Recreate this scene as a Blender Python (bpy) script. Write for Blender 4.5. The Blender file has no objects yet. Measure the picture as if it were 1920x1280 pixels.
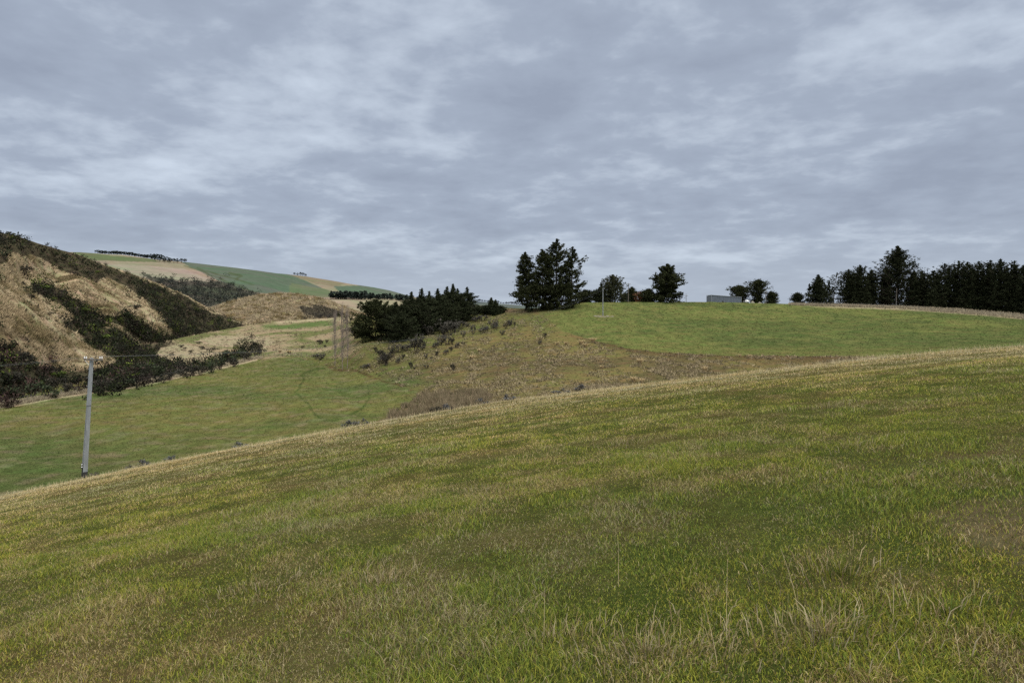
import bpy, math
import numpy as np

# ------------------------------------------------------------------ basics
scene = bpy.context.scene
COL = scene.collection
F = 1297.0            # focal length in photo pixels (1920 wide)
U0, V0 = 960.0, 590.0  # principal column, horizon row
rad = math.radians


def hash2(ix, iy, seed):
    h = (ix.astype(np.int64) * 374761393 + iy.astype(np.int64) * 668265263 + seed * 144269504) & 0xFFFFFFFF
    h = ((h ^ (h >> 13)) * 1274126177) & 0xFFFFFFFF
    h = (h ^ (h >> 16)) & 0xFFFFFFFF
    return h.astype(np.float64) / 4294967295.0


def vnoise(x, y, seed=0):
    x = np.asarray(x, float); y = np.asarray(y, float)
    ix = np.floor(x); iy = np.floor(y)
    fx = x - ix; fy = y - iy
    fx = fx * fx * (3 - 2 * fx); fy = fy * fy * (3 - 2 * fy)
    a = hash2(ix, iy, seed); b = hash2(ix + 1, iy, seed)
    c = hash2(ix, iy + 1, seed); d = hash2(ix + 1, iy + 1, seed)
    return (a * (1 - fx) + b * fx) * (1 - fy) + (c * (1 - fx) + d * fx) * fy


def fbm(x, y, octaves=4, seed=0, gain=0.5):
    s = 0; a = 1; t = 0
    for o in range(octaves):
        s = s + a * vnoise(x * 2 ** o + 17.3 * o, y * 2 ** o - 9.1 * o, seed + 31 * o); t += a; a *= gain
    return s / t           # 0..1, mean .5


def sstep(a, b, x):
    t = np.clip((x - a) / (b - a), 0, 1)
    return t * t * (3 - 2 * t)


def inpoly(u, v, poly):
    inside = np.zeros(u.shape, bool)
    n = len(poly)
    for i in range(n):
        x1, y1 = poly[i]; x2, y2 = poly[(i + 1) % n]
        if y1 == y2: continue
        c = ((y1 > v) != (y2 > v)) & (u < (x2 - x1) * (v - y1) / (y2 - y1) + x1)
        inside ^= c
    return inside


def polydist(u, v, line):
    d = np.full(u.shape, 1e9)
    for (x1, y1), (x2, y2) in zip(line[:-1], line[1:]):
        dx, dy = x2 - x1, y2 - y1
        t = np.clip(((u - x1) * dx + (v - y1) * dy) / (dx * dx + dy * dy), 0, 1)
        d = np.minimum(d, np.hypot(u - x1 - t * dx, v - y1 - t * dy))
    return d


def tag(o, label=None, cat=None, group=None, kind=None):
    if label: o['label'] = label
    if cat: o['category'] = cat
    if group: o['group'] = group
    if kind: o['kind'] = kind
    return o


def empty(name, loc, label, cat, group=None):
    o = bpy.data.objects.new(name, None)
    o.empty_display_size = 0.3
    o.location = loc
    COL.objects.link(o)
    return tag(o, label, cat, group)


def mesh(name, verts, faces, mat, parent=None, colors=None, smooth=False, nrm=None):
    """faces: one int array (M,k) or a list of such arrays"""
    verts = np.asarray(verts, np.float32)
    if not isinstance(faces, list): faces = [faces]
    faces = [np.asarray(f, np.int32) for f in faces if len(f)]
    me = bpy.data.meshes.new(name)
    me.vertices.add(len(verts)); me.vertices.foreach_set('co', verts.ravel())
    tot = np.concatenate([np.full(len(f), f.shape[1], np.int32) for f in faces])
    loops = np.concatenate([f.ravel() for f in faces])
    me.loops.add(len(loops)); me.loops.foreach_set('vertex_index', loops)
    me.polygons.add(len(tot))
    start = np.zeros(len(tot), np.int32); start[1:] = np.cumsum(tot)[:-1]
    me.polygons.foreach_set('loop_start', start)
    me.polygons.foreach_set('loop_total', tot)
    me.polygons.foreach_set('use_smooth', np.full(len(tot), smooth, bool))
    if colors is not None:
        c = np.ones((len(verts), 4), np.float32); c[:, :3] = colors
        at = me.attributes.new('col', 'FLOAT_COLOR', 'POINT')
        at.data.foreach_set('color', c.ravel())
    if nrm is not None:
        at = me.attributes.new('nrm', 'FLOAT_VECTOR', 'POINT')
        at.data.foreach_set('vector', np.asarray(nrm, np.float32).ravel())
    me.update(calc_edges=True)
    me.materials.append(mat)
    o = bpy.data.objects.new(name, me)
    COL.objects.link(o)
    if parent: o.parent = parent
    return o


class Geo:
    """collects simple solids, then links them as one mesh object"""
    def __init__(s): s.v = []; s.t = []; s.q = []; s.n = 0
    def add(s, v, tri=None, quad=None):
        v = np.asarray(v, float)
        if tri is not None and len(tri): s.t.append(np.asarray(tri) + s.n)
        if quad is not None and len(quad): s.q.append(np.asarray(quad) + s.n)
        s.v.append(v); s.n += len(v)
    def tube(s, pts, radii, sides=6, cap=True):
        pts = np.asarray(pts, float); radii = np.broadcast_to(radii, (len(pts),))
        d = np.gradient(pts, axis=0); d /= np.linalg.norm(d, axis=1)[:, None] + 1e-9
        ref = np.array([0.0, 0, 1]) if abs(d[0, 2]) < 0.9 else np.array([1.0, 0, 0])
        a = np.cross(d, ref); a /= np.linalg.norm(a, axis=1)[:, None] + 1e-9
        b = np.cross(d, a)
        th = np.arange(sides) * 2 * math.pi / sides
        ring = a[:, None] * np.cos(th)[None, :, None] + b[:, None] * np.sin(th)[None, :, None]
        v = (pts[:, None] + ring * radii[:, None, None]).reshape(-1, 3)
        q = []
        for i in range(len(pts) - 1):
            for k in range(sides):
                k2 = (k + 1) % sides
                q.append((i * sides + k, i * sides + k2, (i + 1) * sides + k2, (i + 1) * sides + k))
        t = []
        if cap:
            n = len(v); v = np.vstack([v, pts[-1:], pts[:1]])
            l = (len(pts) - 1) * sides
            t = [(l + k, l + (k + 1) % sides, n) for k in range(sides)] + [((k + 1) % sides, k, n + 1) for k in range(sides)]
        s.add(v, t, q)
    def frustum(s, c0, c1, w0, d0, w1, d1, rz=0.0):
        """four-sided tapered post from c0 to c1"""
        v = []
        for c, w, d in ((c0, w0, d0), (c1, w1, d1)):
            for x, y in ((-1, -1), (1, -1), (1, 1), (-1, 1)):
                px, py = x * w / 2, y * d / 2
                v.append((c[0] + px * math.cos(rz) - py * math.sin(rz), c[1] + px * math.sin(rz) + py * math.cos(rz), c[2]))
        s.add(v, None, [(3, 2, 1, 0), (4, 5, 6, 7), (0, 1, 5, 4), (1, 2, 6, 5), (2, 3, 7, 6), (3, 0, 4, 7)])
    def box(s, c, size, rz=0.0):
        h = size[2] / 2
        s.frustum((c[0], c[1], c[2] - h), (c[0], c[1], c[2] + h), size[0], size[1], size[0], size[1], rz)
    def build(s, name, mat, parent=None, colors=None, smooth=False):
        return mesh(name, np.vstack(s.v), [np.vstack(x) for x in (s.t, s.q) if len(x)], mat, parent, colors, smooth)


# ------------------------------------------------------------------ materials
def new_mat(name):
    m = bpy.data.materials.new(name); m.use_nodes = True
    nt = m.node_tree; b = nt.nodes['Principled BSDF']
    b.inputs['Roughness'].default_value = 0.85
    b.inputs['Specular IOR Level'].default_value = 0.15
    return m, nt, b


def N(nt, kind, **kw):
    n = nt.nodes.new(kind)
    for k, v in kw.items():
        if k in n.inputs: n.inputs[k].default_value = v
        else: setattr(n, k, v)
    return n


def mat_attr(name, noise=0.0, nscale=8.0, rough=0.8, translucent=0.0, spec=0.12, soft=None, softness=.6):
    m, nt, b = new_mat(name)
    a = N(nt, 'ShaderNodeAttribute', attribute_name='col')
    b.inputs['Roughness'].default_value = rough
    b.inputs['Specular IOR Level'].default_value = spec
    out = a.outputs['Color']
    if noise:
        tc = N(nt, 'ShaderNodeTexCoord')
        ns = N(nt, 'ShaderNodeTexNoise', Scale=nscale, Detail=3.0)
        nt.links.new(tc.outputs['Object'], ns.inputs['Vector'])
        mr = N(nt, 'ShaderNodeMapRange'); mr.inputs['From Min'].default_value = .25; mr.inputs['From Max'].default_value = .75
        mr.inputs['To Min'].default_value = 1 - noise; mr.inputs['To Max'].default_value = 1 + noise
        nt.links.new(ns.outputs['Fac'], mr.inputs['Value'])
        mx = N(nt, 'ShaderNodeVectorMath', operation='SCALE')
        nt.links.new(out, mx.inputs[0]); nt.links.new(mr.outputs['Result'], mx.inputs['Scale'])
        out = mx.outputs['Vector']
    nt.links.new(out, b.inputs['Base Color'])
    if soft:      # light the mass of foliage by its overall surface as well as by each flat leaf
        ge = N(nt, 'ShaderNodeNewGeometry')
        if soft == 'up':
            src = N(nt, 'ShaderNodeCombineXYZ'); src.inputs[2].default_value = 1.0; so_ = src.outputs[0]
        else:
            src = N(nt, 'ShaderNodeAttribute', attribute_name='nrm')
            vt = N(nt, 'ShaderNodeVectorTransform', vector_type='NORMAL', convert_from='OBJECT', convert_to='WORLD')
            nt.links.new(src.outputs['Vector'], vt.inputs[0]); so_ = vt.outputs[0]
        mxn = N(nt, 'ShaderNodeMix', data_type='VECTOR'); mxn.inputs['Factor'].default_value = softness
        nt.links.new(ge.outputs['Normal'], mxn.inputs['A']); nt.links.new(so_, mxn.inputs['B'])
        nz = N(nt, 'ShaderNodeVectorMath', operation='NORMALIZE'); nt.links.new(mxn.outputs['Result'], nz.inputs[0])
        nt.links.new(nz.outputs['Vector'], b.inputs['Normal'])
    if translucent:
        tr = N(nt, 'ShaderNodeBsdfTranslucent'); nt.links.new(out, tr.inputs['Color'])
        mix = N(nt, 'ShaderNodeMixShader', Fac=translucent)
        mo = nt.nodes['Material Output']
        nt.links.new(b.outputs[0], mix.inputs[1]); nt.links.new(tr.outputs[0], mix.inputs[2])
        nt.links.new(mix.outputs[0], mo.inputs['Surface'])
    return m


def mat_ground(name, s1, s2, amp1, amp2, bump, bump_scale, bdist):
    """ground cover colour from the 'col' attribute, mottled at two sizes, roughened by a bump"""
    m, nt, b = new_mat(name)
    L = nt.links.new
    a = N(nt, 'ShaderNodeAttribute', attribute_name='col')
    tc = N(nt, 'ShaderNodeTexCoord')
    cur = a.outputs['Color']
    for sc, amp, det in ((s1, amp1, 4.0), (s2, amp2, 5.0)):
        ns = N(nt, 'ShaderNodeTexNoise', Scale=sc, Detail=det, Roughness=0.62)
        L(tc.outputs['Object'], ns.inputs['Vector'])
        mr = N(nt, 'ShaderNodeMapRange')
        for k, v in (('From Min', .3), ('From Max', .7), ('To Min', 1 - amp), ('To Max', 1 + amp)): mr.inputs[k].default_value = v
        L(ns.outputs['Fac'], mr.inputs['Value'])
        mx = N(nt, 'ShaderNodeVectorMath', operation='SCALE')
        L(cur, mx.inputs[0]); L(mr.outputs['Result'], mx.inputs['Scale'])
        cur = mx.outputs['Vector']
    # green <-> straw drift
    ns = N(nt, 'ShaderNodeTexNoise', Scale=s1 * 0.37, Detail=5.0, Roughness=0.6); L(tc.outputs['Object'], ns.inputs['Vector'])
    cr = N(nt, 'ShaderNodeValToRGB')
    cr.color_ramp.elements[0].position = .35; cr.color_ramp.elements[0].color = (0.88, 1.05, 0.85, 1)
    cr.color_ramp.elements[1].position = .66; cr.color_ramp.elements[1].color = (1.18, 1.0, 1.05, 1)
    L(ns.outputs['Fac'], cr.inputs['Fac'])
    mm = N(nt, 'ShaderNodeVectorMath', operation='MULTIPLY'); L(cur, mm.inputs[0]); L(cr.outputs['Color'], mm.inputs[1])
    L(mm.outputs['Vector'], b.inputs['Base Color'])
    bn = N(nt, 'ShaderNodeTexNoise', Scale=bump_scale, Detail=6.0, Roughness=0.65); L(tc.outputs['Object'], bn.inputs['Vector'])
    bp = N(nt, 'ShaderNodeBump', Strength=bump, Distance=bdist); L(bn.outputs['Fac'], bp.inputs['Height'])
    L(bp.outputs['Normal'], b.inputs['Normal'])
    b.inputs['Specular IOR Level'].default_value = 0.0
    b.inputs['Roughness'].default_value = 0.95
    return m


def mat_plain(name, col, noise=0.25, nscale=6.0, rough=0.7, metal=0.0, spec=0.3, stretch=None):
    m, nt, b = new_mat(name)
    L = nt.links.new
    tc = N(nt, 'ShaderNodeTexCoord')
    mp = N(nt, 'ShaderNodeMapping')
    if stretch: mp.inputs['Scale'].default_value = stretch
    L(tc.outputs['Object'], mp.inputs['Vector'])
    ns = N(nt, 'ShaderNodeTexNoise', Scale=nscale, Detail=6.0, Roughness=0.6); L(mp.outputs['Vector'], ns.inputs['Vector'])
    cr = N(nt, 'ShaderNodeValToRGB')
    cr.color_ramp.elements[0].position = .3; cr.color_ramp.elements[0].color = tuple(c * (1 - noise) for c in col) + (1,)
    cr.color_ramp.elements[1].position = .7; cr.color_ramp.elements[1].color = tuple(min(1, c * (1 + noise)) for c in col) + (1,)
    L(ns.outputs['Fac'], cr.inputs['Fac']); L(cr.outputs['Color'], b.inputs['Base Color'])
    b.inputs['Roughness'].default_value = rough
    b.inputs['Metallic'].default_value = metal
    b.inputs['Specular IOR Level'].default_value = spec
    return m


M_BLADE = mat_attr('grass_blades', translucent=0.15, soft='up', softness=.42, spec=0.0)
M_LEAF = mat_attr('foliage', noise=0.25, nscale=0.6, translucent=0.06, soft='attr', softness=.6, spec=.03)
M_BARK = mat_plain('bark', (0.075, 0.06, 0.048), 0.35, 5, 0.95, spec=0.1, stretch=(1, 1, .25))
M_TWIG = mat_plain('bare_twigs', (0.22, 0.18, 0.15), 0.25, 3, 0.95, spec=0.1)
M_CONC = mat_plain('weathered_concrete', (0.25, 0.262, 0.265), 0.22, 3.0, 0.85, stretch=(2, 2, .35))
M_CONCD = mat_plain('dark_concrete', (0.14, 0.143, 0.145), 0.3, 3.0, 0.9, stretch=(2, 2, .35))
M_DAMP = mat_plain('damp_concrete', (0.045, 0.045, 0.042), 0.35, 4.0, 0.9)
M_TIMBER = mat_plain('grey_timber', (0.13, 0.115, 0.095), 0.3, 5.0, 0.9, stretch=(1, 1, .2))
M_PORC = mat_plain('porcelain', (0.75, 0.75, 0.73), 0.05, 8.0, 0.25, spec=0.5)
M_BLACK = mat_plain('black_plate', (0.015, 0.015, 0.016), 0.2, 8.0, 0.5)
M_WHITE = mat_plain('white_paint', (0.80, 0.80, 0.78), 0.06, 8.0, 0.6)
M_WIRE = mat_plain('line_wire', (0.16, 0.165, 0.17), 0.15, 8.0, 0.5, metal=0.6)
M_STEEL = mat_plain('galvanised', (0.42, 0.43, 0.44), 0.15, 8.0, 0.45, metal=0.7)
M_SHED = mat_plain('zinc_cladding', (0.13, 0.15, 0.18), 0.3, 1.2, 0.55, metal=0.25, stretch=(3, 3, .25))
M_ROOF = mat_plain('zinc_roofing', (0.30, 0.32, 0.345), 0.15, 1.0, 0.5, metal=0.3)
M_PALE = mat_plain('pale_roofing', (0.62, 0.62, 0.60), 0.08, 1.0, 0.6)
M_STONE = mat_plain('pale_stone', (0.24, 0.22, 0.17), 0.3, 2.5, 0.95, spec=0.1)
M_SOIL = mat_plain('bare_clay', (0.14, 0.125, 0.07), 0.35, 3.0, 1.0, spec=0.05)

# ------------------------------------------------------------------ terrain sheets


class Sheet:
    """a piece of ground whose distance is interpolated between surveyed points (u, v, distance)"""
    def __init__(s, ctrl, top, und=(0.3, 12.0), seed=1, back=0.06, smooth=1e-3):
        c = np.array(ctrl, float)
        s.c = c[:, :2] / 400.0
        n = len(c)
        K = s.kern(s.c, s.c) + np.eye(n) * smooth
        P = np.column_stack([np.ones(n), s.c])
        A = np.block([[K, P], [P.T, np.zeros((3, 3))]])
        w = np.linalg.solve(A, np.concatenate([np.log(c[:, 2]), np.zeros(3)]))
        s.w, s.p = w[:n], w[n:]
        s.top = np.array(top, float)
        s.und, s.seed, s.back = und, seed, back
        s.lo, s.hi = c[:, 2].min() * .7, c[:, 2].max() * 1.3

    @staticmethod
    def kern(a, b):
        r2 = ((a[:, None] - b[None]) ** 2).sum(-1)
        return np.where(r2 > 1e-12, r2 * np.log(r2 + 1e-12), 0) * .5

    def dist(s, u, v):
        u = np.asarray(u, float); v = np.asarray(v, float)
        q = np.column_stack([u.ravel(), v.ravel()]) / 400.0
        out = np.empty(len(q))
        for i in range(0, len(q), 50000):
            b = q[i:i + 50000]
            out[i:i + 50000] = s.kern(b, s.c) @ s.w + s.p[0] + b @ s.p[1:]
        return np.clip(np.exp(out), s.lo, s.hi).reshape(u.shape)

    def vtop(s, u): return np.interp(u, s.top[:, 0], s.top[:, 1])

    def bump(s, X, Y):
        a, l = s.und
        return a * (fbm(X / l, Y / l, 4, s.seed) - .5) * 2

    def at(s, u, v):
        """world point(s) seen at (u, v); above the skyline it runs on down the far side"""
        u = np.asarray(u, float); v = np.asarray(v, float)
        Y = s.dist(u, v)
        X = Y * (u - U0) / F
        Z = Y * (V0 - v) / F + s.bump(X, Y)
        return np.stack([X, Y, Z], -1)

    def behind(s, u, dy):
        p = s.at(u, s.vtop(u))
        Y = p[..., 1] + dy
        X = Y * (np.asarray(u, float) - U0) / F
        return np.stack([X, Y, p[..., 2] - s.back * dy], -1)

    def build(s, name, us, vlow, nrow, mat, cover, rows_back=((8, 1), (20, 1), (45, 1.1), (90, 1.6), (160, 3))):
        us = np.asarray(us, float)
        vt = s.vtop(us); vl = np.interp(us, *np.array(vlow, float).T)
        vl = np.maximum(vl, vt + 4)
        t = np.linspace(0, 1, nrow)[:, None]
        V = vl[None] + (vt - vl)[None] * t
        U = np.broadcast_to(us[None], V.shape)
        P = s.at(U, V)
        rows = [P]
        # a hidden skirt that tucks the near edge under the sheet in front
        q = P[0].copy(); q[:, 2] -= 0.08 * q[:, 1]; q[:, 0] *= .9; q[:, 1] *= .9
        rows.insert(0, q[None])
        cols = [np.asarray(cover(U, V, P))]
        cols.insert(0, cols[0][:1])
        for dy, k in rows_back:
            b = P[-1].copy(); b[:, 1] += dy; b[:, 0] = b[:, 1] * (us - U0) / F; b[:, 2] -= s.back * dy * k
            rows.append(b[None]); cols.append(cols[1][-1:])
        P = np.concatenate(rows); C = np.concatenate(cols)
        nr, nc = P.shape[:2]
        i = np.arange(nr * nc).reshape(nr, nc)
        f = np.stack([i[:-1, :-1], i[:-1, 1:], i[1:, 1:], i[1:, :-1]], -1).reshape(-1, 4)
        o = mesh(name, P.reshape(-1, 3), f, mat, None, C.reshape(-1, 3), True)
        return tag(o, kind='structure')


def foreZ(X, Y):
    Yp = np.maximum(Y, 0)
    z = -1.6 + .15 * X - .032 * Y - .00135 * Yp * Yp - .0018 * X * X - .000155 * X * Yp
    r = np.hypot(X, Y)
    k = sstep(1.0, 8.0, r)
    z = z + k * .22 * (fbm(X / 9, Y / 9, 3, 5) - .5) + .05 * (fbm(X / 1.6, Y / 1.3, 3, 8) - .5)
    return z


SURV_M = [(-400, 1080, 35), (-400, 800, 82), (0, 925, 51.5), (0, 840, 69), (0, 760, 101), (160, 900, 55.5), (160, 820, 75), (160, 735, 119),
          (300, 860, 64), (300, 780, 91), (300, 712, 141), (480, 830, 72), (480, 750, 108), (480, 670, 205), (560, 800, 82), (600, 740, 115),
          (600, 690, 172), (700, 780, 91), (700, 730, 123), (640, 692, 169), (760, 760, 101), (560, 650, 235), (600, 620, 300), (520, 640, 255),
          (500, 610, 340), (640, 600, 340), (450, 640, 270), (450, 615, 340), (300, 665, 195), (300, 645, 240), (400, 650, 235), (400, 625, 300),
          (200, 690, 160), (100, 725, 125), (700, 700, 150), (680, 650, 180), (760, 640, 185), (760, 690, 148), (880, 600, 225), (880, 650, 165),
          (880, 700, 128), (880, 745, 100), (960, 745, 95), (960, 690, 125), (960, 640, 165), (960, 600, 205), (960, 582, 225), (1100, 725, 98),
          (1100, 680, 128), (1100, 635, 160), (1100, 600, 190), (1100, 567, 225), (1250, 713, 100), (1250, 645, 150), (1250, 600, 195),
          (1250, 566, 240), (1440, 700, 104), (1440, 662, 130), (1440, 610, 190), (1440, 569, 245), (1560, 680, 108), (1560, 666, 122),
          (1600, 620, 175), (1600, 572, 250), (1800, 655, 120), (1800, 620, 170), (1800, 581, 235), (1920, 650, 120), (1920, 620, 160),
          (1920, 592, 215), (2400, 640, 110), (2400, 610, 170), (760, 600, 250), (700, 610, 260)]
TOP_M = [(-600, 780), (0, 742), (100, 722), (200, 688), (260, 655), (300, 640), (400, 622), (450, 612), (520, 602), (600, 597), (640, 595),
         (670, 594), (760, 590), (850, 582), (900, 580), (950, 578), (985, 579), (1020, 577), (1050, 572), (1090, 567.5), (1200, 566), (1330, 566),
         (1440, 569), (1560, 571), (1680, 574), (1800, 580), (1920, 590), (2100, 602), (2500, 612)]
SM = Sheet(SURV_M, TOP_M, (0.25, 9.0), 3)

SURV_L = [(-500, 760, 90), (-500, 600, 95), (-500, 420, 150), (-500, 330, 190), (0, 745, 106), (100, 725, 126), (200, 690, 156), (0, 690, 112), (100, 690, 136), (0, 640, 118),
          (100, 640, 146), (210, 680, 164), (120, 610, 168), (60, 560, 165), (0, 500, 160), (0, 560, 138), (160, 600, 222), (240, 660, 220),
          (100, 540, 228), (40, 520, 200), (200, 570, 235), (320, 610, 270), (150, 520, 240), (60, 480, 225), (0, 435, 230), (100, 465, 265),
          (280, 580, 265), (150, 480, 285), (220, 503, 330), (300, 535, 390), (350, 555, 430), (400, 585, 460), (350, 600, 360), (300, 560, 335),
          (440, 600, 480), (400, 615, 390), (320, 640, 262), (250, 640, 238), (480, 612, 500), (480, 630, 380)]
TOP_L = [(-600, 300), (-300, 360), (0, 437), (25, 440), (60, 452), (110, 468), (150, 478), (190, 494), (230, 508), (300, 533), (350, 554), (400, 583), (440, 599), (470, 607), (520, 617)]
SL = Sheet(SURV_L, TOP_L, (0.35, 14.0), 11, back=0.25)

SURV_K = [(380, 585, 560), (420, 568, 565), (420, 600, 510), (470, 553, 585), (470, 590, 530), (520, 549, 605), (520, 580, 545), (520, 610, 500),
          (580, 552, 610), (580, 585, 560), (600, 605, 520), (640, 572, 615), (650, 600, 550), (700, 592, 600), (700, 610, 540)]
TOP_K = [(360, 600), (390, 580), (420, 568), (450, 559), (480, 552.5), (520, 549), (560, 550.5), (590, 555), (620, 563), (650, 575), (690, 590), (720, 600)]
SK = Sheet(SURV_K, TOP_K, (0.8, 25.0), 21, back=0.12)

SURV_F = [(-200, 470, 1100), (-200, 540, 700), (150, 474, 1300), (350, 491, 1500), (570, 518, 1750), (760, 551, 1900), (280, 520, 1000), (400, 560, 850), (480, 545, 1000), (480, 580, 800),
          (650, 560, 1150), (650, 600, 800), (820, 565, 2000), (900, 570, 2200), (1000, 577, 2200), (760, 575, 1200), (200, 505, 1080), (850, 600, 900), (1000, 600, 1000)]
TOP_F = [(-300, 472), (150, 474), (230, 477), (290, 485), (350, 491), (430, 500), (480, 507), (520, 513), (570, 518), (640, 530), (700, 539), (730, 545), (760, 553), (800, 563), (850, 569), (900, 572), (960, 577), (1100, 584)]
SF = Sheet(SURV_F, TOP_F, (2.0, 160.0), 31, back=0.1)

SURV_D = [(-1500, 568, 4500), (-1500, 620, 2500), (700, 565, 4500), (700, 620, 2500), (950, 568, 4500), (950, 620, 2500), (2400, 585, 4500), (2400, 620, 2500), (3500, 585, 4500), (3500, 640, 2500)]
TOP_D = [(-1500, 560), (780, 561), (840, 564.5), (890, 565), (910, 566.5), (940, 570), (980, 573), (1100, 578), (2400, 586), (3500, 590)]
SD = Sheet(SURV_D, TOP_D, (6.0, 500.0), 41, back=0.05)


def mixc(a, b, w): return a + (np.asarray(b) - a) * w[..., None]


OLIVE = np.array((.095, .095, .034)); GREEN = np.array((.064, .079, .029)); TAN = np.array((.228, .183, .118)); STRAW = np.array((.300, .252, .170))
SOIL = np.array((.060, .042, .022)); TUSSOLIVE = np.array((.120, .100, .042))

PADDOCK = [(-700, 1400), (-700, 840), (0, 763), (120, 744), (240, 725), (360, 702), (480, 673), (560, 671), (600, 683), (640, 694), (690, 700), (730, 712), (770, 735), (795, 748), (740, 778), (640, 810), (480, 860), (0, 1000), (0, 1400)]
HILLPAD = [(1005, 583), (1030, 602), (1060, 622), (1120, 640), (1170, 651), (1240, 659), (1300, 664), (1400, 667), (1560, 668), (1650, 668), (1700, 672), (2600, 690), (2600, 540), (1005, 540)]
PADEDGE = [(1060, 622), (1120, 640), (1170, 651), (1240, 659), (1300, 664), (1400, 667), (1560, 668)]
TRACK_A = [(606, 690), (585, 694), (567, 701), (568, 715), (555, 737), (563, 745), (580, 758), (587, 773), (600, 784)]
TRACK_B = [(690, 730), (692, 745), (680, 765), (655, 779)]
DITCH = [(618, 692), (640, 694), (665, 695), (690, 703), (715, 712), (745, 722), (770, 735)]
SCRUB_M = [[(150, 745), (190, 690), (262, 654), (300, 638), (330, 642), (300, 655), (285, 668), (330, 686), (345, 690), (300, 714), (200, 736)], [(300, 690), (400, 672), (480, 650), (490, 657), (400, 694), (320, 708)], [(430, 652), (470, 640), (490, 650), (470, 662)]]
FLATS = [[(270, 650), (290, 643), (340, 645), (395, 655), (420, 664), (405, 675), (330, 683), (290, 668)],
         [(365, 640), (400, 630), (450, 627), (500, 632), (515, 640), (500, 652), (440, 650), (400, 648)]]


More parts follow.
